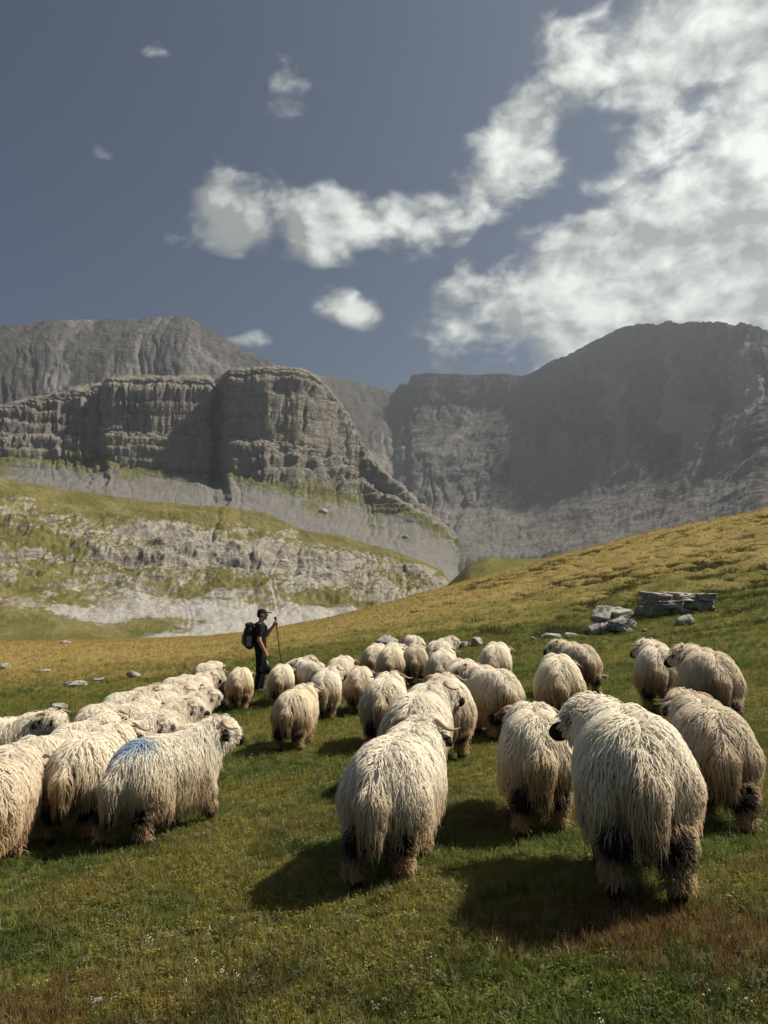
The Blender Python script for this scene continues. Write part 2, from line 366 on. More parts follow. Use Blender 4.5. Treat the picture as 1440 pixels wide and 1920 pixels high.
def build_mountains():
    # back wall and the summit on the left: dark shale
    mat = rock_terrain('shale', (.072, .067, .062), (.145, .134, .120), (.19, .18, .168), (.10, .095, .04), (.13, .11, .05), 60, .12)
    B = []
    crest = [(-250,640),(-100,615),(0,608),(60,604),(130,600),(200,599),(250,597),(300,592),(335,590),(365,600),(400,622),(450,650),(520,683),(560,695),(600,706),(650,712),(700,724),(738,735),(748,722),(757,716),(763,722),(772,702),(800,697),(880,703),(940,701),(985,703),(1010,692),(1040,674),(1062,668),(1085,655),(1120,635),(1180,612),(1230,606),(1280,603),(1340,604),(1400,603),(1425,610),(1440,622),(1500,640),(1700,690)]
    for cx, cy in crest:
        lw = sm(np.array(cx), 520., 700.); rw = sm(np.array(cx), 900., 1150.)
        dc = 1750 + 350*lw - float(np.interp(cx, [735, 1100, 1440, 1700], [0, 470, 950, 1250]))
        up = 26 + 14*rw
        foot = 1130 - 20*rw
        mid = (cy + foot)/2 + 30*(1-lw)
        df = 1150 - float(np.interp(cx, [735, 1100, 1440, 1700], [0, 300, 600, 700]))
        q = .72 - .2*float(rw)
        B.append((cx, [(foot+90, df-180, 4, 0, .9), (foot-80, df+60, 8, .0, .95),
                       (mid+40, df+(dc-df)*.42, 13*q, .35*rw, .72),
                       (mid-60, df+(dc-df)*.62, 17*q, .10+.28*rw, .4),
                       (cy+up+34, dc-95, 20*q, .05, .2), (cy+up*.5, dc-22, 15*q, .0, .1), (cy, dc, 8, .12, .25), (cy+70, dc+260, 20, .1, .3)]))
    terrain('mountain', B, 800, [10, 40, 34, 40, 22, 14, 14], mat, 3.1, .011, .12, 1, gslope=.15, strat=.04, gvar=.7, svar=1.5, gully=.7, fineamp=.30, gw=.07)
    # the big cliff with its scree apron
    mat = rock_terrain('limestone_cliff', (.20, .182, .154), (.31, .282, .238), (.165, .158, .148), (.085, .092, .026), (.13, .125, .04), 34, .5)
    top = [(-260,800,960),(-100,785,960),(0,768,950),(60,752,950),(140,733,945),(195,726,940),(205,716,915),(300,712,905),(390,712,905),(400,722,930),(420,708,915),(432,694,860),(500,690,845),(560,692,850),(585,700,860),(612,728,880),(640,765,900),(668,815,915),(676,830,915),(700,862,905),(735,900,880),(780,940,850),(822,975,830),(860,1010,815)]
    base = [(-260,905),(0,862),(100,865),(200,868),(330,885),(430,893),(520,915),(600,925),(650,930),(700,945),(740,955),(780,968),(822,990),(860,1018)]
    bx = [q[0] for q in base]; by = [q[1] for q in base]
    B = []
    for cx, ty, d in top:
        yb = float(np.interp(cx, bx, by)); hh = yb-ty
        tail = float(sm(np.array(cx), 640., 760.))
        B.append((cx, [(1130, 470, 1, 0, 1), (yb+75, 640, 2, .0, 1), (yb+18, d-75, 5, .30, .7), (yb, d-42, 9, .75, .25),
                       (yb-hh*.30, d-30, 13*(1-.5*tail), .05+.3*tail, 0), (yb-hh*.36, d-14, 12*(1-.5*tail), .42, 0), (yb-hh*.9, d-3, 14*(1-.5*tail), .0+.2*tail, 0),
                       (ty, d+16, 6, .15+.3*tail, .1), (ty-6 if cx < 430 else ty+3, d+90, 5, .25, .7), (ty+16, d+330, 5, .2, .8)]))
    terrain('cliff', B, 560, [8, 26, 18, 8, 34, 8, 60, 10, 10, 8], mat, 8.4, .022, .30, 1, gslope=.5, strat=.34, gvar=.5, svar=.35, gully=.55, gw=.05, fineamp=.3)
    # the sunlit slope on the near side of the valley
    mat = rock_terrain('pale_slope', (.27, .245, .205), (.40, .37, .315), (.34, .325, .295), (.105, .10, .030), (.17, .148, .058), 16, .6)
    top = [(-260,850,430),(-100,878,430),(0,893,430),(60,905,432),(130,919,436),(250,935,445),(330,944,450),(420,950,455),(500,962,460),(535,978,462),(560,992,462),(620,1002,458),(700,1022,448),(760,1042,436),(800,1060,428),(832,1078,420),(850,1110,415)]
    B = []
    for cx, ty, d in top:
        w = float(sm(np.array(cx), 60., 420.)); e = float(sm(np.array(cx), 640., 830.)); l = 1-w
        f = 1235.
        def yy(t): return f + (ty-f)*t
        B.append((cx, [(f+40, 215, 1, .5*l, 1), (yy(.12), 250, 1.6, .50*l+.04, .95), (yy(.32), 290, 3.0, .36*l+.02+.2*e, .95*w+.2*l),
                       (yy(.47), 322, 6, .30+.10*w, .35*w), (yy(.60), 348, 9, .58*l+.18, .05), (yy(.76), 380, 9, .60*l+.14+.3*e, 0),
                       (yy(.90), d-26, 4.5, .62+.1*l-.2*float(sm(np.array(cx), 520., 600.)), 0), (ty, d, 2.0, .85, 0), (ty+14, d+90, 2, .4, .6), (ty+90, d+190, 1, .2, .8)]))
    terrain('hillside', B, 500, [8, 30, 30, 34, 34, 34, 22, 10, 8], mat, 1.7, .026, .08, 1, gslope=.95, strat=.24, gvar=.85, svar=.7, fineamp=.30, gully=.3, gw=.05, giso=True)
    # green mound at the mouth of the valley
    mat2 = rock_terrain('green_mound', (.2, .18, .15), (.28, .26, .2), (.25, .24, .2), (.095, .10, .022), (.15, .14, .04), 10, .6)
    top = [(730,1130,330),(800,1118,335),(840,1096,340),(880,1058,345),(915,1044,350),(980,1047,355),(1040,1045,360),(1100,1052,362),(1200,1070,362)]
    B = [(cx, [(1190, 230, .5, .8, .1), (ty+40, 290, 1.2, .7, .1), (ty+10, d-20, 1.2, .9, 0), (ty, d, .6, 1, 0), (ty+20, d+70, 1, .8, .2)]) for cx, ty, d in top]
    terrain('hillock', B, 160, [12, 20, 12, 12], mat2, 4.4, .05, .3, 2, gslope=.5)
    # valley floor under it all
    n = 90
    X, Y = np.meshgrid(np.linspace(-3200, 3200, n), np.linspace(-600, 5200, n), indexing='ij')
    Z = -95 + 10*fbm(X*.004, Y*.004, .5, 4)
    me = mesh_np('valley_floor', np.stack([X.ravel(), Y.ravel(), Z.ravel()], 1), grid_quads(n, n), attrs={'grass': np.full(n*n, .6), 'scree': np.full(n*n, .6)})
    link('valley_floor', me, mat2, kind='structure')
build_mountains()

# ------------------------------------------------------------------ signed-distance modelling
def cap(a, b, ra, rb): return ('c', np.array(a, float), np.array(b, float), ra, rb)
def ell(c, r, rot=None): return ('e', np.array(c, float), np.array(r, float), None if rot is None else np.array(rot))
def prim(p, q):
    if q[0] == 'c':
        a, b = q[1], q[2]; ba = b-a; pa = p-a
        t = np.clip(pa@ba/(ba@ba+1e-12), 0, 1)
        return np.linalg.norm(pa - t[:, None]*ba, axis=1) - (q[3] + (q[4]-q[3])*t)
    d = p-q[1]
    if q[3] is not None: d = d@q[3]
    k0 = np.linalg.norm(d/q[2], axis=1); k1 = np.linalg.norm(d/q[2]**2, axis=1)
    return k0*(k0-1)/np.maximum(k1, 1e-6)
def sdf(prims, k):
    def f(p):
        d = prim(p, prims[0])
        for q in prims[1:]:
            e = prim(p, q); h = np.maximum(k-np.abs(d-e), 0)/k
            d = np.minimum(d, e) - h*h*k*.25
        return d
    return f
def grad(f, p, e=.004):
    g = np.stack([f(p+np.array(v)*e) - f(p-np.array(v)*e) for v in ((1,0,0),(0,1,0),(0,0,1))], 1)
    return g/(np.linalg.norm(g, axis=1, keepdims=True)+1e-9)
def nets(f, lo, hi, h):
    lo = np.array(lo, float); n = np.ceil((np.array(hi)-lo)/h).astype(int)+1
    ax = [lo[i]+h*np.arange(n[i]) for i in range(3)]
    P = np.stack(np.meshgrid(*ax, indexing='ij'), -1).reshape(-1, 3)
    v = f(P).reshape(n); s = v < 0
    c = np.zeros(n-1, int); acc = np.zeros((*(n-1), 3)); cnt = np.zeros(n-1)
    corner = [(i, j, k) for i in (0, 1) for j in (0, 1) for k in (0, 1)]
    def sl(o): return tuple(slice(o[i], n[i]-1+o[i]) for i in range(3))
    for a in corner:
        for axis in range(3):
            if a[axis]: continue
            b = list(a); b[axis] = 1
            va, vb = v[sl(a)], v[sl(b)]; x = (va < 0) != (vb < 0)
            t = np.where(x, va/np.where(x, va-vb, 1), 0)
            pos = np.array(a, float)[None, None, None, :] + t[..., None]*(np.array(b)-np.array(a))
            acc += np.where(x[..., None], pos, 0); cnt += x
    m = cnt > 0; idx = np.full(n-1, -1); idx[m] = np.arange(m.sum())
    base = np.stack(np.nonzero(m), 1)
    V = lo + h*(base + acc[m]/cnt[m][:, None])
    quads = []
    for axis in range(3):
        o1, o2 = [(1, 2), (2, 0), (0, 1)][axis]
        a = [slice(1, n[i]-1) for i in range(3)]; b = list(a)
        a[axis] = slice(0, n[axis]-1); b[axis] = slice(1, n[axis])
        x = s[tuple(a)] != s[tuple(b)]; sg = s[tuple(a)]
        I = np.stack(np.nonzero(x), 1); flip = sg[x]
        off = np.ones(3, int); off[axis] = 0; I = I+off
        def at(d1, d2):
            J = I.copy(); J[:, o1] += d1; J[:, o2] += d2; return idx[J[:, 0], J[:, 1], J[:, 2]]
        q = np.stack([at(-1, -1), at(0, -1), at(0, 0), at(-1, 0)], 1)
        q[~flip] = q[~flip][:, ::-1]; quads.append(q)
    return V, np.concatenate(quads)

# ------------------------------------------------------------------ sheep
WOOL = wool_material(); HIDE = hide_material()
HORN = plain('horn', (.34, .22, .15), .55, .35, .5, 40)
EYE_M = plain('dark_eye', (.01, .008, .006), .15, .6)
def sheep_build(seed, locks, seg, yaw=0., pitch=-.25, neck_up=1., step=(0, 0, 0, 0), lift=(0, 0, 0, 0), width=1., blue=False, stain=.5, thick=1., tall=1.):
    """local: +Y is ahead, Z up, origin on the ground; returns meshes of body, fleece, two horns, two eyes"""
    g = np.random.default_rng(seed)
    W = width*.94
    torso = [ell((0, -.24, .53), (.25*W, .28, .265)), ell((0, .0, .52), (.255*W, .33, .255)), ell((0, .22, .52), (.23*W, .26, .26)), ell((0, -.1, .62), (.18*W, .38, .17))]
    nb = np.array((0, .34, .62)); ne = np.array((math.sin(yaw)*.10, .56, .62+.20*neck_up))
    hd = np.array((math.sin(yaw)*math.cos(pitch), math.cos(yaw)*math.cos(pitch), math.sin(pitch)))
    hr = np.array((math.cos(yaw), -math.sin(yaw), 0)); hu = np.cross(hr, hd)
    poll = ne + hu*.03; muz = poll + hd*.235 - hu*.045
    Rm = np.stack([hr, hd, hu], 1)
    neck = [cap(nb, ne, .185, .125), cap(nb+np.array((0, -.05, .06)), ne, .15, .11)]
    head = [ell(poll+hd*.04, (.105, .135, .11), Rm), cap(poll+hd*.08-hu*.015, muz, .080, .050), ell(muz+hd*.02, (.046, .045, .040), Rm)]
    ears = []
    for sx in (-1, 1):
        e0 = poll + hr*sx*.09 + hu*.015 - hd*.01; e1 = e0 + hr*sx*.115 - hu*.055 - hd*.02
        ears.append(cap(e0, e1, .022, .028)); ears.append(cap(e1, e1 + hr*sx*.03 - hu*.02, .026, .012))
    legs = []; blk = []
    for i, (sx, fr) in enumerate(((-1, 1), (1, 1), (-1, 0), (1, 0))):
        dy, dz = step[i], lift[i]
        if fr:
            a = (sx*.12*W, .25, .42); kn = (sx*.125*W, .28+dy*.55, .265+dz*.5); ft = (sx*.125*W, .265+dy, .085+dz); hf = (sx*.125*W, .28+dy, .022+dz)
            legs += [cap(a, kn, .10, .055), cap(kn, ft, .045, .036), cap(ft, hf, .038, .040)]
            blk += [(np.array(kn)+np.array((0, .03, 0)), .062)]
        else:
            a = (sx*.12*W, -.32, .46); st = (sx*.14*W, -.26+dy*.2, .36+dz*.2); hk = (sx*.135*W, -.45+dy*.7, .245+dz*.6); ft = (sx*.135*W, -.42+dy, .085+dz); hf = (sx*.135*W, -.40+dy, .022+dz)
            legs += [cap(a, st, .15, .11), cap(st, hk, .10, .054), cap(hk, ft, .044, .036), cap(ft, hf, .038, .042)]
            blk += [(np.array(hk)+np.array((0, -.03, .03)), .092)]
        blk += [(np.array(hf)+np.array((0, 0, .015)), .068)]
    tail = [cap((0, -.50, .62), (0, -.575, .50), .05, .055), cap((0, -.575, .50), (0, -.585, .33), .055, .035)]
    f = sdf(torso + neck + head + ears + legs + tail, .05)
    ftorso = sdf(torso + neck + tail, .05)
    V, Q = nets(f, (-.62, -.85, -.04), (.62, 1.15, 1.2), .019)
    # --- colour of a point by where it is on the animal
    def paint(p, tip=0.):
        n = len(p)
        nz = fbm(p[:, 0]*7+seed, p[:, 1]*7, p[:, 2]*7, 3); n2 = fbm(p[:, 0]*2.5, p[:, 1]*2.5+seed, p[:, 2]*2.5, 2)
        cream = np.array((.74, .64, .48)); white = np.array((.86, .80, .68)); tan = np.array((.50, .36, .20)); brown = np.array((.17, .10, .05)); black = np.array((.014, .012, .011))
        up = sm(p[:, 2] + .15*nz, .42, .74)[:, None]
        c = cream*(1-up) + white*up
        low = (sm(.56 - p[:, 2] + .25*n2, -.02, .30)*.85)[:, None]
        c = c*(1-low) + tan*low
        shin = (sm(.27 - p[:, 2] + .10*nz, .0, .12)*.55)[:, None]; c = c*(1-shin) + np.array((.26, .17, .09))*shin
        back = sm(-p[:, 1], .34, .52)*sm(.66-p[:, 2] + .22*nz, .02, .22)*stain
        b1 = back*sm(.21-np.abs(p[:, 0]), 0, .12); b1 = np.clip(b1*1.2, 0, .95)[:, None]; c = c*(1-b1) + tan*.9*b1
        b2 = back*np.exp(-((np.abs(p[:, 0])-.085)/.038)**2)*sm(nz+.12, -.1, .2)*1.5
        b2 = np.clip(b2, 0, .95)[:, None]; c = c*(1-b2) + brown*b2
        kk = np.zeros(n)
        for q, r in blk: kk = np.maximum(kk, sm(r - np.linalg.norm(p-q, axis=1) + .035*nz, -.012, .012))
        kk = np.maximum(kk, sm(.085 - np.linalg.norm(p-(muz+hd*.03), axis=1) + .03*nz, -.01, .01))
        for sx in (-1, 1):
            kk = np.maximum(kk, sm(.042 - np.linalg.norm(p-(poll+hd*.115+hr*sx*.08+hu*.02), axis=1) + .01*nz, -.008, .008))
        de = np.minimum.reduce([prim(p, e) for e in ears]); kk = np.maximum(kk, sm(.020-de, 0, .012))
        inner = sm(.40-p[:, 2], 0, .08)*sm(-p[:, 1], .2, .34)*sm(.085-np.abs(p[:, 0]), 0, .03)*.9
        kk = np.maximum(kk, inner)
        if blue:
            bl = sm(.13 - np.linalg.norm((p-np.array((-.04, -.33, .80)))*np.array((1, 1, .8)), axis=1) + .07*nz, -.05, .07)[:, None]*.85
            c = c*(1-bl) + np.array((.10, .26, .50))*bl
        return c*(1-kk[:, None]) + black*kk[:, None], kk
    bc, _ = paint(V)
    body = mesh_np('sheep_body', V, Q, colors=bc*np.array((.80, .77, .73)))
    # --- locks
    A, B_, C_, D = (V[Q[:, i]] for i in range(4))
    ar = np.linalg.norm(np.cross(C_-A, D-B_), axis=1); ar /= ar.sum()
    pick = g.choice(len(Q), locks, p=ar); u, v = g.random((2, locks, 1))
    p = (A[pick]*(1-u)+B_[pick]*u)*(1-v) + (D[pick]*(1-u)+C_[pick]*u)*v
    dh = np.linalg.norm(p-(poll+hd*.06), axis=1); dm = np.linalg.norm(p-(muz+hd*.03), axis=1)
    de = np.minimum.reduce([prim(p, e) for e in ears])
    zleg = np.minimum(p[:, 2], .6)
    L = np.where(ftorso(p) < .03, g.uniform(.12, .20, locks), g.uniform(.05, .085, locks))
    L = np.where(dm < .15, g.uniform(.02, .035, locks), np.where(dh < .2, g.uniform(.045, .085, locks), L))
    L = np.where(p[:, 2] < .19, g.uniform(.025, .045, locks), L)
    ok = (dm > .088) & (de > .012) & (p[:, 2] > .085) & ~((p[:, 2] < .36) & (ftorso(p) < .02) & (np.abs(p[:, 0]) < .06) & (p[:, 1] > -.45))
    p, L = p[ok], L[ok]; nl = len(p)
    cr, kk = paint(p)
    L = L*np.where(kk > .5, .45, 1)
    lay = g.uniform(.0, .028, nl)[:, None]
    lat = np.stack([np.sign(p[:, 0]+1e-6), np.zeros(nl), np.zeros(nl)], 1)
    path = [p - grad(f, p)*.004]; cur = p.copy(); last = None
    stepL = (L/seg)[:, None]
    jit = g.normal(0, .36, (nl, 3))
    clump = np.stack([fbm(p[:, 0]*11+i*7, p[:, 1]*11, p[:, 2]*11+seed, 2) for i in range(3)], 1)*1.3
    for k in range(seg):
        n = grad(f, cur)
        tg = np.array((0, 0, -1.)) + n[:, 2:3]*n
        tg = tg + lat*.35*sm(n[:, 2], .5, 1)[:, None] + np.array((0, -.22, 0))*sm(n[:, 2], .3, .9)[:, None]
        tg = tg + .45*jit + .5*clump
        tg = tg - (tg*n).sum(1, keepdims=True)*n*.9
        tg /= np.linalg.norm(tg, axis=1, keepdims=True)+1e-9
        hang = sm(-n[:, 2], .0, .35)[:, None]
        tg = tg*(1-hang) + (np.array((0, 0, -1.))+.25*jit)*hang
        nx = cur + tg*stepL
        t = (k+1)/seg
        want = .008 + lay*min(1, t*2) + .012*t
        dd = f(nx)[:, None]; nn = grad(f, nx)
        push = np.maximum(want-dd, 0) + np.minimum(want-dd, 0)*(1-hang)*.7
        nx = nx + nn*push
        nx[:, 2] = np.maximum(nx[:, 2], .01)
        path.append(nx); last = tg; cur = nx
    path = np.stack(path, 1)                                          # nl, seg+1, 3
    T = np.gradient(path, axis=1); T /= np.linalg.norm(T, axis=2, keepdims=True)+1e-9
    Nn = np.repeat(grad(f, path[:, seg//2])[:, None, :], seg+1, 1)
    S = np.cross(T, Nn); S /= np.linalg.norm(S, axis=2, keepdims=True)+1e-9
    O = np.cross(S, T)
    tt = np.linspace(0, 1, seg+1)[None, :, None]
    ph = g.uniform(0, 6.28, (nl, 1, 1)); wl = g.uniform(.04, .065, (nl, 1, 1)); amp = g.uniform(.0025, .007, (nl, 1, 1))
    wave = np.sin(ph + 6.283*tt*L[:, None, None]/wl)
    path = path + S*wave*amp*np.minimum(1, tt*2.5) + O*np.cos(ph*1.7 + 6.283*tt*L[:, None, None]/wl)*amp*.6
    wid = (g.uniform(.0020, .0046, nl)*thick)[:, None, None]*np.array([(.8 + .4*x)*(1-x**3.0*.93) for x in np.linspace(0, 1, seg+1)])[None, :, None]
    left = path - S*wid - O*wid*.35; right = path + S*wid - O*wid*.35; midp = path + O*wid*.75
    VV = np.stack([left, midp, right], 2).reshape(-1, 3)
    i0 = (np.arange(nl)[:, None]*(seg+1) + np.arange(seg)[None, :])*3
    q1 = np.stack([i0, i0+1, i0+4, i0+3], -1); q2 = np.stack([i0+1, i0+2, i0+5, i0+4], -1)
    QQ = np.concatenate([q1.reshape(-1, 4), q2.reshape(-1, 4)])
    val = (1 + g.normal(0, .09, (nl, 1)))*np.array((1, 1, 1.)) + g.normal(0, .015, (nl, 3))*np.array((.4, 0, -1))
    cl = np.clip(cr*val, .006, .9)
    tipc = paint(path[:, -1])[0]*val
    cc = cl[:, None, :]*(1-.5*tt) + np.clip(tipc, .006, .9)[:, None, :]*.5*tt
    fleece = mesh_np('sheep_fleece', VV, QQ, colors=np.repeat(cc[:, :, None, :], 3, 2).reshape(-1, 3))
    # --- horns: a flat open spiral going out sideways
    hm = []
    for sx in (-1, 1):
        n = 22; pts = []
        b0 = poll + hr*sx*.055 + hu*.085 - hd*.015
        for i in range(n):
            t = i/(n-1); an = t*3.6
            rad = .075*(1-.25*t)
            q = b0 + hr*sx*(.035 + .20*t + .012*math.sin(an)) + hd*(-rad*math.sin(an)*.9) + hu*(rad*(math.cos(an)-1)*.7 + .05*t)
            pts.append((q, .021*(1-t*.82)*(1+.06*math.sin(t*60))))
        VV2 = []; m = 8
        for i, (q, r) in enumerate(pts):
            tq = (pts[min(i+1, n-1)][0]-pts[max(i-1, 0)][0]); tq = tq/np.linalg.norm(tq)
            s1 = np.cross(tq, hu); s1 /= np.linalg.norm(s1)+1e-9; s2 = np.cross(s1, tq)
            for j in range(m): VV2.append(q + r*(s1*math.cos(6.283*j/m) + s2*1.2*math.sin(6.283*j/m)))
        FQ = [(i*m+j, i*m+(j+1) % m, (i+1)*m+(j+1) % m, (i+1)*m+j) for i in range(n-1) for j in range(m)]
        hm.append(mesh_np('sheep_horn', np.array(VV2), np.array(FQ)))
    em = []
    for sx in (-1, 1):
        c0 = poll + hd*.125 + hr*sx*.083 + hu*.022
        Vs, Qs = nets(sdf([ell(c0, (.014, .014, .014))], .01), c0-.03, c0+.03, .007)
        em.append(mesh_np('sheep_eye', Vs, Qs))
    return body, fleece, hm, em
KINDS = {}
def kind(key, **kw): KINDS[key] = sheep_build(**kw)
kind('A', seed=1, locks=11500, seg=6, yaw=.25, pitch=-.12, neck_up=.55, step=(.10, -.12, -.05, .10), width=1.0, stain=.45)
kind('B', seed=2, locks=13000, seg=6, yaw=-1.15, pitch=-.22, neck_up=.5, step=(.06, -.1, .03, -.05), width=1.0, stain=.5)
kind('C', seed=3, locks=10500, seg=6, yaw=.0, pitch=-.9, neck_up=.15, step=(.1, -.1, -.06, .06), width=.95, stain=.8)
kind('D', seed=4, locks=10500, seg=6, yaw=-.5, pitch=-.25, neck_up=.5, step=(-.1, .1, .12, -.10), width=.98, stain=.5)
kind('E', seed=5, locks=11500, seg=6, yaw=.25, pitch=-.30, neck_up=.6, step=(-.06, .12, -.12, .08), lift=(0, .06, 0, 0), width=.98, stain=.35, blue=True)
kind('away', seed=6, locks=6200, seg=5, yaw=.1, pitch=-.25, neck_up=.35, step=(.1, -.08, -.06, .06), thick=1.1, stain=1.)
kind('left', seed=7, locks=6200, seg=5, yaw=-.9, pitch=-.25, neck_up=.5, step=(-.1, .1, .06, -.08), thick=1.1, stain=.9)
kind('right', seed=8, locks=6200, seg=5, yaw=.8, pitch=-.3, neck_up=.5, step=(.08, -.1, -.1, .06), thick=1.1, stain=.9)
kind('graze', seed=9, locks=6200, seg=5, yaw=.2, pitch=-1.0, neck_up=.0, step=(.05, -.1, .08, -.06), thick=1.1, stain=1.1)

G_FRONT = 'sheep walking in the foreground'; G_MID = 'sheep of the middle of the flock'; G_RIGHT = 'sheep on the right of the flock'
G_LEFT = 'sheep crowded beyond the blue-marked sheep'; G_HERD = 'sheep around the herder'
LAB_CROWD = 'woolly white sheep showing only its back in the crowd behind the blue-marked sheep'
LAB_HEADS = 'woolly white sheep with raised horned head in the crowd behind the blue-marked sheep'
LAB_ROCK = 'small white sheep in the bunch grazing before the low grey boulder'
SHEEP = [  # bearing of the rump, distance, heading (right +), kind, size, tint, group, label
    (706, 4.55, 17, 'A', .97, (1, .98, .95), G_FRONT, 'shaggy cream sheep with spread hind legs and small horns, head raised away'),
    (1205, 3.62, 9, 'B', 1.01, (1, .98, .94), G_FRONT, 'largest broad-backed sheep with long hanging fleece and head turned left'),
    (1010, 5.30, 7, 'C', .98, (.97, .94, .88), G_FRONT, 'sheep with lowered head walking between the two biggest foreground sheep'),
    (1350, 5.0, 12, 'D', .95, (.80, .74, .66), G_FRONT, 'greyer curly sheep half hidden behind the largest broad-backed sheep'),
    (236, 5.95, 32, 'E', .94, (1, .99, .96), G_FRONT, 'white sheep with a blue paint mark on its rump, walking right'),
    (134, 6.2, 4, 'away', .97, (.98, .95, .88), G_FRONT, 'cream sheep directly beside the blue-marked sheep, long tail wool hanging'),
    (-48, 5.35, -6, 'graze', .95, (.86, .78, .70), G_FRONT, 'tan sheep flanking the long-tailed cream sheep, on its side away from the blue mark'),
    (765, 6.9, 14, 'right', 1.02, (1, .98, .94), G_MID, 'white sheep hidden behind the raised head of the shaggy cream sheep'),
    (843, 8.1, -4, 'away', 1.0, (.98, .94, .88), G_MID, 'sheep with black-spotted hind leg just beyond the raised horned head'),
    (716, 9.1, 6, 'away', .98, (1, .96, .9), G_MID, 'sheep with brown-stained tail walking ahead of the shaggy cream sheep'),
    (950, 9.2, -22, 'left', 1.0, (1, .97, .92), G_MID, 'white sheep turning its dark nose left, ahead of the lowered-head sheep'),
    (864, 10.6, 4, 'graze', 1.0, (.98, .94, .87), G_MID, 'brown-tailed sheep in the middle beside the sheep turning its nose left'),
    (1050, 9.3, 0, 'graze', 1.05, (1, .96, .88), G_RIGHT, 'round cream sheep with lowered head in front of the tilted slab boulder'),
    (1103, 12.2, -20, 'left', .98, (.86, .80, .72), G_RIGHT, 'greyer sheep behind the round cream sheep, head raised towards the boulders'),
    (1348, 8.4, -10, 'left', 1.05, (.84, .78, .70), G_RIGHT, 'grey-fleeced sheep with black hock below the square layered boulder'),
    (1236, 10.1, 0, 'left', 1.03, (.98, .95, .9), G_RIGHT, 'horned white sheep standing left of the grey-fleeced sheep'),
    (926, 13.4, 6, 'graze', 1.02, (1, .98, .92), G_MID, 'white sheep showing only its back beyond the sheep turning its nose left'),
    (826, 13.2, 6, 'away', .98, (.98, .95, .9), G_MID, 'sheep with raised head at the front right of the boulder bunch'),
    (778, 15.4, 2, 'away', .95, (.72, .66, .58), G_MID, 'darkest grey sheep in the bunch before the low boulder'),
    (731, 15.2, 4, 'graze', 1.0, (1, .95, .86), G_MID, 'cream sheep with brown rump left of the darkest grey sheep'),
    (698, 17.0, 10, 'graze', .95, (1, .97, .92), G_MID, 'small white sheep closest to the low grey boulder, left of its bunch'), (782, 18.6, -10, 'graze', .95, (1, .97, .92), G_MID, LAB_ROCK),
    (814, 16.8, 20, 'right', .95, (1, .97, .92), G_MID, 'small sheep with raised head at the rear of the boulder bunch'), (757, 17.2, -20, 'graze', .92, (1, .97, .92), G_MID, LAB_ROCK),
    (673, 12.4, 2, 'graze', .98, (.96, .9, .82), G_HERD, 'sheep with big black leg patches walking alone at the centre'),
    (541, 9.5, 14, 'away', 1.0, (.98, .92, .82), G_HERD, 'brown-rumped sheep walking on open grass between the blue-marked sheep and the herder'),
    (606, 12.0, 6, 'right', 1.02, (1, .97, .92), G_HERD, 'sheep with blackened hind leg right behind the brown-rumped sheep'),
    (600, 14.6, -24, 'left', 1.0, (1, .98, .94), G_HERD, 'white sheep looking left from behind the sheep with blackened hind leg'),
    (628, 15.4, 16, 'graze', .96, (1, .97, .92), G_HERD, 'white sheep half hidden right of the sheep looking left'),
    (524, 14.2, 4, 'graze', .98, (1, .97, .9), G_HERD, 'cream sheep standing at the herder\'s feet, right of his bag'),
    (543, 15.8, 24, 'right', .95, (1, .96, .9), G_HERD, 'small sheep just beyond the one at the herder\'s feet'),
    (447, 14.0, 2, 'graze', 1.0, (.96, .89, .78), G_HERD, 'brown-stained sheep walking left of the herder\'s legs'),
    (402, 14.6, 0, 'away', .95, (.62, .57, .50), G_HERD, 'darkest grey-fleeced sheep between the herder and the crowd'),
    (358, 13.2, 14, 'right', 1.0, (1, .96, .9), G_HERD, 'sheep at the head of the crowd beside the darkest grey-fleeced sheep'),
    (374, 17.0, 30, 'graze', .95, (1, .97, .92), G_LEFT, LAB_CROWD),
    (40, 7.2, 30, 'graze', .95, (1, .97, .92), G_LEFT, LAB_CROWD), (-20, 6.5, 24, 'graze', 1.0, (.95, .9, .84), G_LEFT, LAB_CROWD),
    (112, 8.4, 38, 'left', .95, (1, .97, .92), G_LEFT, LAB_CROWD), (184, 7.7, 42, 'right', .93, (1, .98, .94), G_LEFT, LAB_CROWD),
    (158, 10.0, 42, 'right', .98, (1, .97, .92), G_LEFT, LAB_CROWD), (226, 9.6, 24, 'graze', .98, (.98, .95, .9), G_LEFT, LAB_CROWD),
    (205, 11.4, 44, 'right', 1.0, (1, .97, .92), G_LEFT, LAB_CROWD), (268, 8.7, 34, 'right', .98, (.97, .93, .88), G_LEFT, LAB_CROWD),
    (282, 10.8, 28, 'right', 1.0, (1, .97, .92), G_LEFT, LAB_CROWD), (300, 12.2, 38, 'graze', .98, (1, .97, .92), G_LEFT, LAB_CROWD),
    (322, 9.9, 30, 'right', .98, (1, .98, .94), G_LEFT, LAB_CROWD), (312, 13.8, 34, 'graze', .95, (1, .97, .92), G_LEFT, LAB_CROWD),
    (-52, 8.9, 82, 'right', 1.05, (1, .96, .9), G_LEFT, 'sheep with a curled horn looking right at the edge of the crowd'),
]
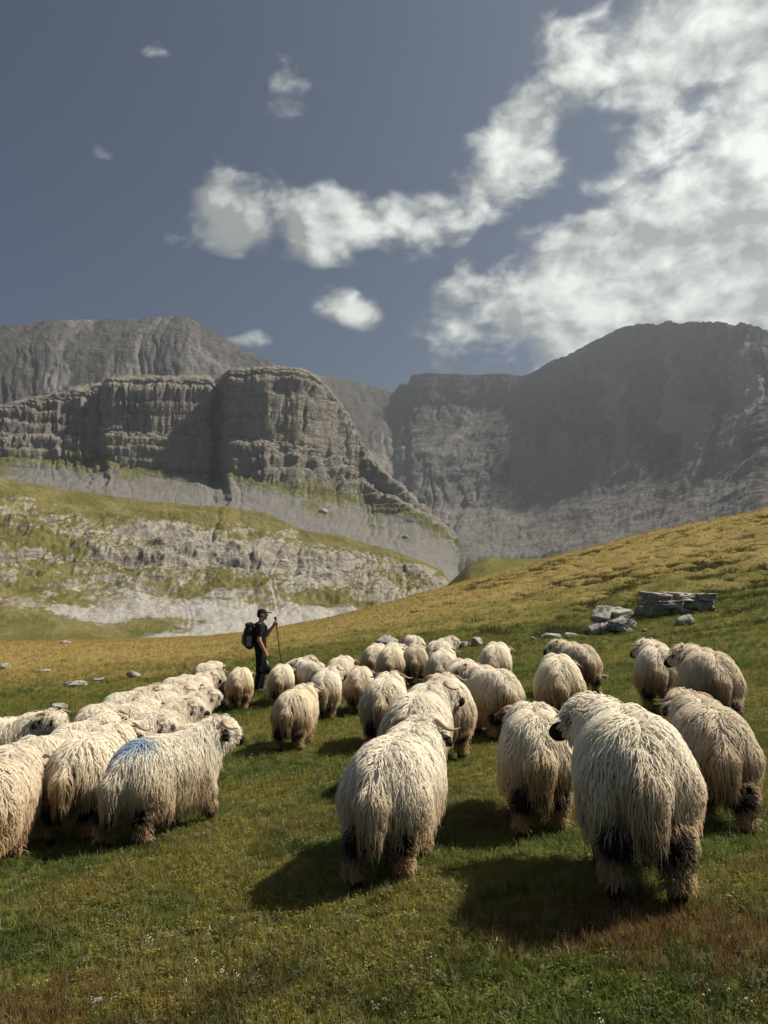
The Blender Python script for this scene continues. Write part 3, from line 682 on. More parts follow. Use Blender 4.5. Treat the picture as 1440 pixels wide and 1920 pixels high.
def add_sheep(px, d, yaw, k, size, tint, group, label):
    if group in (G_LEFT, G_HERD): size *= .88
    if group == G_LEFT and yaw < 60: yaw -= 16
    if label == LAB_CROWD and k != 'graze': label = LAB_HEADS
    a, _ = bearing(px, 1300); a = float(a)
    rx, ry = d*math.tan(a), d
    yr = -R(yaw) - (a*.85 if group in (G_MID, G_RIGHT, G_HERD) else 0)
    x = rx - math.sin(yr)*.45*size; y = ry + math.cos(yr)*.45*size
    # tilt with the slope
    z = gz(x, y)
    e = .3; fx, fy = -math.sin(yr), math.cos(yr)
    sl = (gz(x+fx*e, y+fy*e) - gz(x-fx*e, y-fy*e))/(2*e)
    t = bpy.data.objects.new('sheep', None); COL.objects.link(t); t.empty_display_size = .2
    t.location = (x, y, z - .012); t.rotation_euler = (math.atan(sl), 0, yr); t.scale = (size,)*3
    t['label'] = label; t['category'] = 'sheep'; t['group'] = group
    body, fleece, hm, em = KINDS[k]
    for nm, me, mt in [('body', body, HIDE), ('fleece', fleece, WOOL), ('horn', hm[0], HORN), ('horn', hm[1], HORN), ('eye', em[0], EYE_M), ('eye', em[1], EYE_M)]:
        if not me.materials: me.materials.append(mt)
        o = bpy.data.objects.new(nm, me); COL.objects.link(o); o.parent = t; o.color = (*tint, 1)
for s in SHEEP: add_sheep(*s)

# ------------------------------------------------------------------ boulders and stones
def hit(px, py):
    X, Y, Z = ray(px, py); h = math.hypot(X, Y)
    r = np.linspace(2, 90, 6000); z = EYE + Z/h*r; gr_ = ground(X/h*r, Y/h*r)
    i = int(np.argmax(z < gr_)); i = i if z[i] < gr_[i] else int(np.argmin(z-gr_))
    return X/h*r[i], Y/h*r[i], float(gr_[i]), r[i]
def rock_material():
    m, t, b = material('grey_rock', .9, .2)
    tc = t.node('ShaderNodeTexCoord'); o = tc.outputs['Object']
    oi = t.node('ShaderNodeObjectInfo'); o = t.vadd(o, oi.outputs['Location'])
    n1 = t.noise(o, 3.5, 8, .65); n2 = t.noise(t.vmul(o, (1, 1, 3.5)), 5, 7, .65, .5); n3 = t.noise(o, 26, 5, .6)
    c = t.mix(t.sstep(n1, .36, .64), (.27, .255, .225), (.50, .475, .425))
    c = t.mix(t.sstep(n2, .50, .62), c, (.075, .070, .060))
    c = t.mix(t.m('MULTIPLY', t.sstep(n3, .52, .66), .6), c, (.50, .48, .43))
    t.l.new(c, b.inputs['Base Color'])
    bp = t.node('ShaderNodeBump'); bp.inputs['Distance'].default_value = .07; bp.inputs['Strength'].default_value = 1
    t.l.new(t.m('ADD', n2, t.m('MULTIPLY', n3, .4)), bp.inputs['Height']); t.l.new(bp.outputs[0], b.inputs['Normal'])
    return m
ROCK = rock_material()
def rock_mesh(seed, sx, sy, sz, planes=16, rough=.10, box=False, nu=36, nv=22):
    g = np.random.default_rng(seed)
    th = np.linspace(0, 2*math.pi, nu, endpoint=False); ph = np.linspace(-math.pi/2, math.pi/2, nv)
    T, Pp = np.meshgrid(th, ph, indexing='ij')
    D = np.stack([np.cos(Pp)*np.cos(T), np.cos(Pp)*np.sin(T), np.sin(Pp)], -1).reshape(-1, 3)
    N = g.normal(size=(planes, 3)); N /= np.linalg.norm(N, axis=1, keepdims=True); off = g.uniform(.72, 1.0, planes)
    if box:
        N = np.concatenate([np.eye(3), -np.eye(3), N[:8]]); N[:6] += g.normal(0, .07, (6, 3)); off = np.concatenate([g.uniform(.62, .7, 6), g.uniform(.88, 1.05, 8)])
    dt = np.maximum(D@N.T, 1e-3); r = np.min(off[None]/dt, 1); r = np.minimum(r, 1.25)
    V = D*r[:, None]
    V = V*(1 + rough*fbm(V[:, 0]*2.2+seed, V[:, 1]*2.2, V[:, 2]*4, 4)[:, None])
    V = V/np.abs(V).max(0)*np.array((sx, sy, sz))
    i = np.arange(nu*nv).reshape(nu, nv); j = np.roll(i, -1, 0)
    Q = np.stack([i[:, :-1], j[:, :-1], j[:, 1:], i[:, 1:]], -1).reshape(-1, 4)
    return mesh_np('rock', V, Q, smooth=False)
def boulder(px, py, wpx, hpx, seed, label, yaw=0, tilt=(0, 0), sink=.25, group='stones lying in the meadow', cat='stone', name='stone'):
    x, y, z, r = hit(px, py)
    w = wpx/F*r/2; h = hpx/F*r/2
    me = rock_mesh(seed, w, w*.75, h)
    return link(name, me, ROCK, loc=(x, y + w*.5, z + h*(1-2*sink)), rot=(tilt[0], tilt[1], yaw), label=label, category=cat, group=group)

def build_boulders():
    # square layered outcrop on the right
    x, y, z, r = hit(1285, 1150); s = r/F
    e = bpy.data.objects.new('layered_boulder', None); COL.objects.link(e); e.location = (x, y+.8, z-.12)
    e['label'] = 'square grey boulder split into level rock layers on the right slope'; e['category'] = 'boulder'
    g = random.Random(3); zz = 0
    for row, (n, hp) in enumerate(((3, 16), (2, 13), (3, 13))):
        x0 = -56*s; hh = hp*s
        ws = [g.uniform(.8, 1.3) for _ in range(n)]; tot = sum(ws)
        for k in range(n):
            w = 112*s*ws[k]/tot
            me = rock_mesh(100+row*10+k, w*.56, 1.05+g.uniform(-.12, .12), hh*.60, 14, .22, True, 48, 28)
            link('slab', me, ROCK, e, (x0+w/2, g.uniform(-.12, .12), zz+hh*.5), (g.uniform(-.03, .03), g.uniform(-.04, .04), g.uniform(-.06, .06)))
            x0 += w
        zz += hh*.95
    # heap of tilted slabs beside it
    x, y, z, r = hit(1155, 1188); s = r/F
    e = bpy.data.objects.new('slab_boulder', None); COL.objects.link(e); e.location = (x, y+.5, z-.1)
    e['label'] = 'broken grey boulder of tilted slabs beside the square layered boulder'; e['category'] = 'boulder'
    for k, (dx, dz, w, h, ty, dy) in enumerate(((-24, 10, 26, 20, -.45, 0), (0, 20, 44, 16, -.38, .1), (18, 38, 46, 15, -.12, .5), (12, 12, 34, 14, .42, -.35), (-6, 36, 34, 14, -.55, .4), (30, 22, 26, 12, .2, .1))):
        me = rock_mesh(140+k, w*s*.64, w*s*.6, h*s*.6, 12, .2, True, 44, 26)
        link('slab', me, ROCK, e, (dx*s, dy, dz*s), (.1, ty, .2*k))
    boulder(1292, 1172, 44, 24, 21, 'small pointed grey stone below the square layered boulder', .4)
    boulder(722, 1212, 52, 30, 22, 'low grey boulder lying behind the small bunch of sheep', .5, (.1, -.25), cat='boulder', name='boulder')
    boulder(866, 1216, 27, 18, 23, 'pale leaning stone, the one of the pair nearer the low boulder', .2, (0, -.4))
    boulder(896, 1212, 27, 24, 24, 'dark-streaked leaning stone beside the pale leaning stone', .9, (0, -.5))
    boulder(1036, 1197, 46, 12, 25, 'long flat pale stone between the leaning stones and tilted slabs', .1)
    boulder(1072, 1196, 30, 12, 26, 'flat grey stone at the end of the long flat pale stone', .3)
    boulder(1000, 1200, 12, 8, 27, 'little pale stone before the long flat stone', 0)
    boulder(1210, 1184, 14, 7, 28, 'tiny pale stone between the two big boulders', 0)
    boulder(1135, 1272, 16, 9, 29, 'small round stone behind the greyer sheep with raised head', 0)
    boulder(246, 1271, 27, 17, 31, 'square pale stone standing in the dry grass beyond the crowd', .3)
    boulder(138, 1287, 42, 11, 32, 'flat dark grey stone left of the square pale stone', .2)
    boulder(183, 1277, 20, 9, 33, 'small flat stone between the square pale stone and dark stone', .2)
    boulder(104, 1330, 36, 14, 34, 'flat whitish stone nearest the crowd of sheep', .5)
    boulder(80, 1261, 26, 8, 35, 'thin grey stone in the yellow grass on the far flat', .1)
    boulder(4, 1255, 22, 13, 36, 'pale stone at the yellow meadow edge by the hillside', .1)
    boulder(120, 1207, 20, 7, 37, 'small rock on the far meadow rim under the hillside', .1)
    boulder(1385, 1146, 18, 6, 38, 'thin pale stone on the slope right of the square boulder', .1)
    boulder(70, 1622, 17, 10, 39, 'small pale stone in the foreground turf beneath the crowd', .4)
    boulder(180, 1884, 20, 12, 40, 'whitish pebble in the near grass', .4, sink=.3)
    boulder(785, 1196, 10, 6, 41, 'tiny pale stone on the slope behind the small bunch', .4)
    # blocks lying on the scree below the cliff
    for k, (px, py, d, w) in enumerate(((604, 961, 660, 5.5), (842, 984, 700, 5), (700, 985, 560, 3.2), (760, 1008, 560, 3.5), (880, 945, 900, 5))):
        X, Y, Z = ray(px, py); h = math.hypot(X, Y)
        me = rock_mesh(200+k, w, w*.8, w*.7, 14, .1)
        SCREE.append((me, X/h, Y/h, Z/h, d, w))
SCREE = []
build_boulders()
def drop_scree():
    from mathutils.bvhtree import BVHTree
    dg = bpy.context.evaluated_depsgraph_get()
    trees = [BVHTree.FromObject(bpy.data.objects[n], dg) for n in ('cliff', 'mountain', 'hillside')]
    names = ['fallen rock block on the pale scree right under the big cliff', 'rock block where the cliff scree meets the dark back wall', 'small fallen block on the scree above the grassy hillside rim', 'small fallen block near the far end of the rocky hillside', 'lone rock block on the slope of the dark back wall']
    for (me, X, Y, Z, d, w), lab in zip(SCREE, names):
        best = None
        for tr in trees:
            h = tr.ray_cast(Vector((0, 0, EYE)), Vector((X, Y, Z)).normalized())
            if h[0] is not None and (best is None or h[3] < best[1]): best = (h[0], h[3])
        if best:
            link('boulder', me, ROCK, loc=best[0] + Vector((0, 0, w*.1)), label=lab, category='boulder', group='fallen blocks on the scree')
drop_scree()

# ------------------------------------------------------------------ the herder
def frame_of(ax):
    ax = np.array(ax, float); ax /= np.linalg.norm(ax)
    a = np.cross(ax, (0, 0, 1.)) if abs(ax[2]) < .9 else np.cross(ax, (1., 0, 0)); a /= np.linalg.norm(a)
    return ax, a, np.cross(ax, a)
def grip(center, axis, wrist, rad=.016):
    """palm, four fingers and a thumb closed round a bar through center"""
    c = np.array(center, float); w = np.array(wrist, float)
    ax = frame_of(axis)[0]
    tow = w-c; tow -= ax*(tow@ax); tow /= np.linalg.norm(tow); side = np.cross(ax, tow)
    pr = [cap(w, c + tow*.045, .028, .030), ell(c + tow*.036, (.03, .03, .042), None)]
    def pt(ang, r, o): return c + ax*o + r*(tow*math.cos(ang) + side*math.sin(ang))
    for i, (o, k) in enumerate(((-.033, .92), (-.011, 1.0), (.011, .97), (.032, .82))):
        rr = rad+.012
        a = [.5, 1.5, 2.5, 3.3]
        for j in range(3): pr.append(cap(pt(a[j]*k+.1, rr+.006*(1-j), o), pt(a[j+1]*k+.1, rr, o), .0100-.0008*j, .0094-.0008*j))
    pr += [cap(c + tow*.03 - ax*.035, pt(-.9, rad+.014, -.042), .012, .011), cap(pt(-.9, rad+.014, -.042), pt(-2.0, rad+.012, -.03), .011, .009)]
    return pr
def cut(f, *planes):
    def h(p):
        d = f(p)
        for n, c in planes: d = np.maximum(d, p@np.array(n, float) - c)
        return d
    return h
def infl(prims, e): return [('c', q[1], q[2], q[3]+e, q[4]+e) if q[0] == 'c' else ('e', q[1], q[2]+e, q[3]) for q in prims]
def build_person():
    x, y, z, r = hit(487, 1297)
    fix = 16.9; a = float(bearing(487, 1297)[0]); x, y = fix*math.tan(a), fix; z = gz(x, y)
    rot = R(-82)
    root = bpy.data.objects.new('person', None); COL.objects.link(root); root.location = (x, y, z); root.rotation_euler = (0, 0, rot)
    root['label'] = 'person in black cap and dark clothes standing with a stick, facing right'; root['category'] = 'person'
    skin = plain('skin', (.42, .22, .14), .55, .35, .1, 30, .06); cloth = plain('black_shirt', (.016, .017, .022), .9, .1, .5, 40)
    trous = plain('dark_trousers', (.014, .014, .016), .9, .1, .5, 30); shoe = plain('boot_leather', (.05, .035, .025), .7, .3)
    capm = plain('black_cap', (.012, .012, .014), .8, .2); hairm = plain('short_hair', (.03, .022, .016), .8, .2, .6, 120)
    legs = []
    for s, dy in ((-1, .05), (1, -.04)):
        legs += [cap((s*.09, 0, .92), (s*.1, .03+dy*.6, .50), .088, .062), cap((s*.1, .03+dy*.6, .50), (s*.105, -.03+dy, .09), .06, .042)]
    feet = []
    for s, dy in ((-1, .05), (1, -.04)): feet += [cap((s*.105, -.05+dy, .05), (s*.115, .16+dy, .035), .048, .036), cap((s*.105, -.03+dy, .05), (s*.105, -.03+dy, .15), .048, .052)]
    torso = [ell((0, 0, .97), (.16, .115, .13)), ell((0, .0, 1.13), (.15, .115, .17)), ell((0, -.005, 1.32), (.185, .125, .18)), cap((-.165, -.01, 1.425), (.165, -.01, 1.425), .066, .066)]
    sh_r, el_r, wr_r = (.205, -.01, 1.415), (.25, -.02, 1.13), (.245, .10, .895)
    sh_l, el_l, wr_l = (-.205, -.01, 1.415), (-.25, .13, 1.20), (-.175, .285, 1.42)
    arms = [cap(sh_r, el_r, .054, .043), cap(el_r, wr_r, .043, .029), cap(sh_l, el_l, .054, .043), cap(el_l, wr_l, .043, .029)]
    bagc = (.245, .125, .80); stc = np.array((-.165, .335, 1.45)); std = np.array((-.165, .54, .0)) - stc
    hands = grip(bagc, (0, 1, 0), wr_r, .010) + grip(stc, std, wr_l, .013)
    head = [cap((0, -.005, 1.44), (0, .02, 1.57), .058, .054), ell((0, .03, 1.665), (.076, .098, .112)), ell((0, .075, 1.605), (.056, .058, .062)), ell((0, .105, 1.69), (.05, .03, .03)),
            cap((0, .125, 1.675), (0, .150, 1.638), .010, .017), cap((-.022, .122, 1.596), (.022, .122, 1.596), .011, .011), ell((0, .118, 1.566), (.025, .02, .018))]
    for s in (-1, 1): head += [ell((s*.077, .02, 1.66), (.012, .024, .034))]
    f = sdf(legs + torso + arms + head + hands, .022)
    V, Q = nets(f, (-.36, -.25, .03), (.36, .52, 1.8), .0105)
    link('body', mesh_np('person_body', V, Q), skin, root)
    f2 = sdf(infl(torso, .016), .05); sl = [cap(sh_r, np.array(sh_r)*.42+np.array(el_r)*.58, .074, .066), cap(sh_l, np.array(sh_l)*.42+np.array(el_l)*.58, .074, .066)]
    f3 = sdf(infl(torso, .016) + sl, .04)
    wr = lambda g: (lambda p: g(p) + .006*fbm(p[:, 0]*9, p[:, 1]*9, p[:, 2]*16, 3))
    V, Q = nets(cut(wr(f3), ((0, 0, -1), -.90), ((0, 0, 1), 1.485)), (-.4, -.28, .86), (.4, .36, 1.56), .014)
    link('shirt', mesh_np('shirt', V, Q), cloth, root)
    V, Q = nets(cut(wr(sdf(infl(legs, .024) + infl(torso[:1], .012), .04)), ((0, 0, -1), -.075), ((0, 0, 1), 1.03)), (-.3, -.25, .03), (.3, .3, 1.1), .014)
    link('trousers', mesh_np('trousers', V, Q), trous, root)
    for k in (0, 2):
        V, Q = nets(cut(sdf(feet[k:k+2], .03), ((0, 0, -1), 0.0)), (-.25, -.2, -.02), (.25, .3, .24), .012)
        link('boot', mesh_np('boot', V, Q), shoe, root)
    V, Q = nets(cut(sdf([ell((0, .028, 1.675), (.090, .112, .115))], .01), ((0, -.10, -1), -1.695)), (-.15, -.12, 1.6), (.15, .2, 1.85), .011)
    co = link('cap', mesh_np('cap', V, Q), capm, root)
    V, Q = nets(cut(sdf([ell((0, .15, 1.700), (.075, .095, .012))], .01), ((0, -1, 0), -.10)), (-.12, .06, 1.66), (.12, .27, 1.74), .008)
    link('brim', mesh_np('cap_brim', V, Q), capm, co)
    V, Q = nets(cut(sdf([ell((0, .012, 1.66), (.083, .095, .105))], .01), ((0, 1, .25), .455), ((0, 0, -1), -1.595)), (-.14, -.14, 1.55), (.14, .12, 1.8), .011)
    link('hair', mesh_np('hair', V, Q), hairm, root)
    for s in (-1, 1):
        V, Q = nets(sdf([ell((s*.03, .120, 1.678), (.012, .010, .008))], .01), (s*.03-.02, .10, 1.66), (s*.03+.02, .14, 1.70), .005)
        link('eye', mesh_np('person_eye', V, Q), EYE_M, root)
    # what he carries: things of their own
    def carry(name, label, cat, mat, V, Q, parts=()):
        o = link(name, mesh_np(name, V, Q), mat, loc=root.location, rot=root.rotation_euler, label=label, category=cat)
        for nm, V2, Q2, m2 in parts: link(nm, mesh_np(nm, V2, Q2), m2, o)
        return o
    packm = plain('pack_fabric', (.022, .023, .026), .85, .2, .5, 50); grey = plain('grey_fabric', (.17, .165, .15), .85, .2, .4, 50); strapm = plain('strap_webbing', (.02, .02, .02), .8, .2)
    def rbox(c, h, rd):
        c = np.array(c); h = np.array(h)
        def g(p):
            q = np.abs(p-c)-h+rd; return np.linalg.norm(np.maximum(q, 0), axis=1) + np.minimum(q.max(1), 0) - rd
        return g
    V, Q = nets(wr(sdf([ell((0, -.25, 1.17), (.165, .125, .25)), ell((0, -.22, 1.30), (.15, .10, .20)), ell((0, -.2, 1.05), (.15, .08, .12))], .06)), (-.2, -.4, .9), (.2, -.1, 1.5), .014)
    parts = []
    V2, Q2 = nets(wr(rbox((0, -.35, 1.13), (.10, .05, .12), .05)), (-.16, -.42, .95), (.16, -.26, 1.3), .013); parts.append(('pocket', V2, Q2, grey))
    V2, Q2 = nets(wr(rbox((0, -.235, 1.44), (.125, .095, .045), .044)), (-.18, -.4, 1.38), (.18, -.1, 1.55), .013); parts.append(('lid', V2, Q2, packm))
    for s in (-1, 1):
        V2, Q2 = nets(sdf([cap((s*.10, -.14, 1.44), (s*.115, -.02, 1.508), .018, .018), cap((s*.115, -.02, 1.508), (s*.115, .125, 1.40), .018, .018), cap((s*.115, .125, 1.40), (s*.125, .145, 1.24), .016, .015), cap((s*.125, .145, 1.24), (s*.17, .0, 1.06), .013, .012), cap((s*.17, 0, 1.06), (s*.14, -.16, 1.02), .012, .012)], .01), (-.24, -.22, .98), (.24, .2, 1.56), .011)
        parts.append(('strap', V2, Q2, strapm))
        V2, Q2 = nets(wr(rbox((s*.165, -.24, 1.10), (.03, .06, .11), .025)), (-.24, -.34, .96), (.24, -.14, 1.26), .012); parts.append(('side_pocket', V2, Q2, grey))
    carry('backpack', 'black and grey hiking backpack worn by the herder', 'backpack', packm, V, Q, parts)
    bagm = plain('black_plastic', (.012, .012, .014), .28, .5, .7, 25)
    def bagf(p):
        q = p - np.array((.255, .125, .60))
        d = sdf([ell((0, 0, -.08), (.095, .125, .13)), cap((0, 0, 0), (0, 0, .175), .07, .016)], .06)(q)
        return d + .012*fbm(p[:, 0]*14, p[:, 1]*14, p[:, 2]*7, 3, .5, True)
    V, Q = nets(bagf, (.1, -.06, .34), (.42, .32, .82), .011)
    carry('plastic_bag', 'crumpled black plastic bag held in the herder\'s lowered hand', 'bag', bagm, V, Q)
    stm = plain('stick_wood', (.075, .05, .035), .6, .3, .3, 60); grm = plain('stick_grip', (.16, .05, .03), .6, .3)
    u = std/np.linalg.norm(std); topq = stc - u*.10; bot = stc + u*(np.linalg.norm(std)+.0)
    V, Q = nets(sdf([cap(topq, bot, .013, .010)], .01), np.minimum(topq, bot)-.03, np.maximum(topq, bot)+.03, .0085)
    V2, Q2 = nets(sdf([cap(topq-u*.02, stc+u*.09, .020, .017), ell(topq-u*.03, (.03, .03, .03))], .02), np.minimum(topq, stc+u*.1)-.07, np.maximum(topq, stc+u*.1)+.07, .009)
    carry('walking_stick', 'dark walking stick with reddish grip planted before the herder', 'stick', stm, V, Q, [('handle', V2, Q2, grm)])
build_person()

# ------------------------------------------------------------------ grass
def grass_material():
    m, t, b = material('grass_blades', .7, .25)
    c = attr(t, 'tint', 'INSTANCER', 'Color')
    oi = t.node('ShaderNodeObjectInfo')
    c = t.mix(oi.outputs['Random'], t.mix(1., c, (.72, .74, .7), 'MULTIPLY'), t.mix(1., c, (1.25, 1.2, 1.15), 'MULTIPLY'))
    t.l.new(c, b.inputs['Base Color'])
    tr = t.node('ShaderNodeBsdfTranslucent'); t.l.new(c, tr.inputs['Color'])
    mx = t.node('ShaderNodeMixShader'); mx.inputs[0].default_value = .4
    t.l.new(b.outputs[0], mx.inputs[1]); t.l.new(tr.outputs[0], mx.inputs[2]); t.l.new(mx.outputs[0], t.n['Material Output'].inputs['Surface'])
    return m
def blades(seed, n, spread, h0, h1, w, lean):
    g = np.random.default_rng(seed); V = []; T = []
    for i in range(n):
        a = g.uniform(0, 6.283); rr = spread*math.sqrt(g.random()); bx, by = rr*math.cos(a), rr*math.sin(a)
        h = g.uniform(h0, h1); la = g.uniform(0, 6.283); l = g.uniform(.2, 1)*lean*h; wa = g.uniform(0, 3.14); wx, wy = w*math.cos(wa), w*math.sin(wa)
        k = len(V)
        V += [(bx-wx, by-wy, -.01), (bx+wx, by+wy, -.01), (bx+l*.35*math.cos(la)-wx*.8, by+l*.35*math.sin(la)-wy*.8, h*.6), (bx+l*.35*math.cos(la)+wx*.8, by+l*.35*math.sin(la)+wy*.8, h*.6), (bx+l*math.cos(la), by+l*math.sin(la), h)]
        T += [(k, k+1, k+3), (k, k+3, k+2), (k+2, k+3, k+4)]
    return mesh_np('tuft', np.array(V), np.array(T))
def leaves(seed, n, spread, h, s):
    g = np.random.default_rng(seed); V = []; T = []
    for i in range(n):
        a = g.uniform(0, 6.283); rr = spread*math.sqrt(g.random()); c = np.array((rr*math.cos(a), rr*math.sin(a), g.uniform(.3, 1)*h))
        d = g.uniform(0, 6.283); f = np.array((math.cos(d), math.sin(d), g.uniform(-.2, .5)))*s*g.uniform(.6, 1.2); q = np.array((-math.sin(d), math.cos(d), g.uniform(-.3, .3)))*s*.5
        k = len(V); V += [c-f, c-q, c+f, c+q]; T += [(k, k+1, k+2), (k, k+2, k+3)]
    return mesh_np('leaves', np.array(V), np.array(T))
def scatter(name, meshes, pts, rotz, scl, idx, tint, mat, **props):
    me = bpy.data.meshes.new(name); n = len(pts)
    me.vertices.add(n); me.vertices.foreach_set('co', pts.astype(np.float32).ravel())
    a = me.attributes.new('spin', 'FLOAT_VECTOR', 'POINT'); a.data.foreach_set('vector', rotz.astype(np.float32).ravel())
    a = me.attributes.new('size', 'FLOAT', 'POINT'); a.data.foreach_set('value', scl.astype(np.float32))
    a = me.attributes.new('pick', 'INT', 'POINT'); a.data.foreach_set('value', idx.astype(np.int32))
    a = me.attributes.new('tint', 'FLOAT_COLOR', 'POINT'); a.data.foreach_set('color', np.concatenate([tint, np.ones((n, 1))], 1).astype(np.float32).ravel())
    ob = link(name, me, None, **props)
    coll = bpy.data.collections.new(name + '_sources')
    for i, m in enumerate(meshes):
        m.materials.append(mat); so = bpy.data.objects.new(f'{name}_source_{chr(97+i)}', m); coll.objects.link(so)
    ng = bpy.data.node_groups.new(name, 'GeometryNodeTree')
    ng.interface.new_socket('Geometry', in_out='INPUT', socket_type='NodeSocketGeometry'); ng.interface.new_socket('Geometry', in_out='OUTPUT', socket_type='NodeSocketGeometry')
    gi = ng.nodes.new('NodeGroupInput'); go = ng.nodes.new('NodeGroupOutput')
    ip = ng.nodes.new('GeometryNodeInstanceOnPoints'); ci = ng.nodes.new('GeometryNodeCollectionInfo')
    ci.inputs['Collection'].default_value = coll; ci.inputs['Separate Children'].default_value = True; ci.inputs['Reset Children'].default_value = True
    ip.inputs['Pick Instance'].default_value = True
    def na(nm, ty):
        nd = ng.nodes.new('GeometryNodeInputNamedAttribute'); nd.data_type = ty; nd.inputs['Name'].default_value = nm; return nd.outputs['Attribute']
    L = ng.links.new
    L(gi.outputs[0], ip.inputs['Points']); L(ci.outputs[0], ip.inputs['Instance']); L(na('pick', 'INT'), ip.inputs['Instance Index'])
    L(na('spin', 'FLOAT_VECTOR'), ip.inputs['Rotation']); L(na('size', 'FLOAT'), ip.inputs['Scale']); L(ip.outputs[0], go.inputs[0])
    md = ob.modifiers.new('scatter', 'NODES'); md.node_group = ng
    return ob
def build_grass():
    g = np.random.default_rng(21); gm = grass_material()
    P = []
    for r0, r1, dens in ((1.6, 4, 1500), (4, 6.5, 1000), (6.5, 10, 420), (10, 17, 150), (17, 30, 50), (30, 80, 12)):
        half = .62; area = half*(r1*r1-r0*r0); n = int(area*dens)
        r = np.sqrt(g.uniform(r0*r0, r1*r1, n)); th = g.uniform(-half, half, n)
        P.append(np.stack([r*np.sin(th), r*np.cos(th), r], 1))
    P = np.concatenate(P); X, Y, r = P.T; n = len(P)
    keep = r < np.interp(np.arctan2(X, Y), _sa, _rc)+6; X, Y, r = X[keep], Y[keep], r[keep]; n = len(X)
    Z = ground(X, Y); dry, dark = meadow_masks(X, Y)
    n1 = fbm(X*.7, Y*.7, 2.5, 3); n2 = fbm(X*2.2, Y*2.2, 6.5, 3)
    green = np.array((.11, .165, .034)); olive = np.array((.25, .23, .055)); straw = np.array((.47, .365, .14)); russet = np.array((.20, .095, .045)); deep = np.array((.04, .07, .018)); pale = np.array((.24, .235, .14))
    w = sm(n1, -.25, .3)[:, None]; c = green*(1-w) + olive*w
    w = sm(-n2 + .16*sm(5-r, 0, 2), .05, .4)[:, None]; c = c*(1-w*.75) + deep*w*.75
    w = (sm(dry + .5*n2 + g.normal(0, .18, n), .35, .95))[:, None]; c = c*(1-w) + straw*w
    w = (sm(dark + g.normal(0, .15, n), .4, .8)*.9)[:, None]; c = c*(1-w) + deep*w
    rus = sm(fbm(X*.8+9, Y*.8, 4.4, 3) + g.normal(0, .12, n), .16, .40)*sm(9-r, 0, 4); w = rus[:, None]*.85; c = c*(1-w) + russet*w
    pal = (g.random(n) < .12) & (r < 16); c[pal] = pale
    c *= g.uniform(.75, 1.25, n)[:, None]
    meshes = [blades(1, 16, .035, .015, .045, .0016, .9), blades(2, 14, .04, .02, .055, .0017, 1.1), blades(3, 10, .03, .03, .075, .0014, .8), leaves(4, 14, .04, .028, .0085), leaves(5, 10, .035, .02, .011), blades(6, 4, .025, .07, .14, .0011, .35)]
    pk = g.random(n); idx = np.select([pk < .27, pk < .52, pk < .64, pk < .82, pk < .96], [0, 1, 2, 3, 4], 5)
    idx = np.where((rus > .5) & (pk > .6), 5, idx)
    idx = np.where(r > 13, np.where(pk < .5, 1, 2), idx)
    scl_st = np.where(idx == 5, .65, 1.0)
    st = idx == 5; c[st] = c[st]*.35 + np.array((.30, .20, .11))*.65
    scl = g.uniform(.7, 1.3, n)*np.interp(r, [2, 7, 15, 30, 80], [.9, 1.05, 1.35, 2.0, 2.6])*scl_st
    spin = np.stack([g.normal(0, .12, n), g.normal(0, .12, n), g.uniform(0, 6.283, n)], 1)
    # coarse dark tussocks along the terraces of the slope
    m2 = 60000; r2 = np.sqrt(g.uniform(20**2, 80**2, m2)); t2 = g.uniform(.0, .62, m2); X2, Y2 = r2*np.sin(t2), r2*np.cos(t2)
    ter = fbm(X2*.28 + Y2*.09, Y2*.72 - X2*.22, 7.7, 3, ridged=True); pt = fbm(X2*.07, Y2*.07, 3.1, 2)
    kp = (ter < .44) & (pt + g.normal(0, .1, m2) > -.04) & (r2 < np.interp(t2, _sa, _rc)-9) & (r2 > 24) & (g.random(m2) < sm(t2, .0, .3)*.5)
    X2, Y2, r2 = X2[kp], Y2[kp], r2[kp]; k2 = len(X2)
    X = np.concatenate([X, X2]); Y = np.concatenate([Y, Y2]); Z = np.concatenate([Z, ground(X2, Y2)])
    c2 = np.array((.055, .06, .02))*g.uniform(.6, 1.5, (k2, 1)) + np.array((.05, .03, .0))*g.random((k2, 1))
    c = np.concatenate([c, c2]); idx = np.concatenate([idx, np.full(k2, 6)]); scl = np.concatenate([scl, g.uniform(.6, 1.4, k2)])
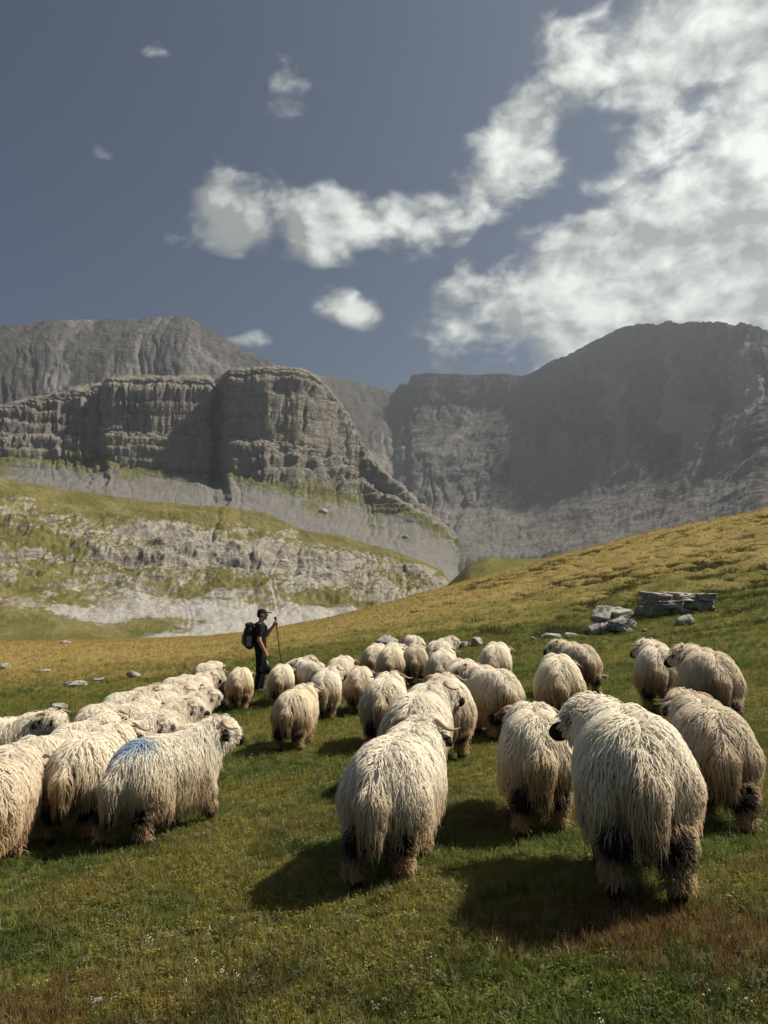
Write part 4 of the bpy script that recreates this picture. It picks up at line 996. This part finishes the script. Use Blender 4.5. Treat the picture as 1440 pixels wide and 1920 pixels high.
    spin = np.concatenate([spin, np.stack([g.normal(0, .1, k2), g.normal(0, .1, k2), g.uniform(0, 6.283, k2)], 1)])
    meshes.append(blades(7, 70, .32, .07, .22, .008, .9))
    scatter('grass', meshes, np.stack([X, Y, Z], 1), spin, scl, idx, c, gm, kind='stuff', label='short mixed turf of green, straw and russet grass', category='grass')
    # tiny pale flowers in the turf
    r = np.sqrt(g.uniform(4, 150, 2600)); th = g.uniform(-.62, .62, 2600); X, Y = r*np.sin(th), r*np.cos(th)
    k = fbm(X*.9, Y*.9, 1.9, 3) + g.normal(0, .1, 2600) > .06; X, Y = X[k], Y[k]; n = len(X)
    fm = plain('flower_petals', (.55, .52, .46), .8, .1)
    tc = np.tile(np.array((.6, .58, .5)), (n, 1))
    scatter('flowers', [leaves(15, 7, .014, .045, .0055), leaves(16, 5, .02, .04, .005)], np.stack([X, Y, ground(X, Y)], 1), np.stack([X*0, X*0, g.uniform(0, 6.283, n)], 1), g.uniform(.8, 1.3, n), g.integers(0, 2, n), tc, fm, kind='stuff', label='tiny whitish flowers scattered through the turf', category='flowers')
build_grass()

# ------------------------------------------------------------------ mountain air
def build_haze():
    x0, x1, y0, y1, z0, z1 = -3300, 3300, -700, 5300, -140, 690
    V = np.array([(x, y, z) for x in (x0, x1) for y in (y0, y1) for z in (z0, z1)], float)
    Q = np.array([(0, 1, 3, 2), (4, 6, 7, 5), (0, 4, 5, 1), (2, 3, 7, 6), (0, 2, 6, 4), (1, 5, 7, 3)])
    m = bpy.data.materials.new('air'); m.use_nodes = True; t = NT(m.node_tree)
    t.n.remove(t.n['Principled BSDF'])
    v = t.node('ShaderNodeVolumePrincipled'); v.inputs['Color'].default_value = (.78, .86, .94, 1); v.inputs['Density'].default_value = 0.00021; v.inputs['Anisotropy'].default_value = .6
    t.l.new(v.outputs[0], t.n['Material Output'].inputs['Volume'])
    link('haze', mesh_np('haze', V, Q, smooth=False), m, kind='stuff', label='thin pale mountain air', category='haze')
build_haze()
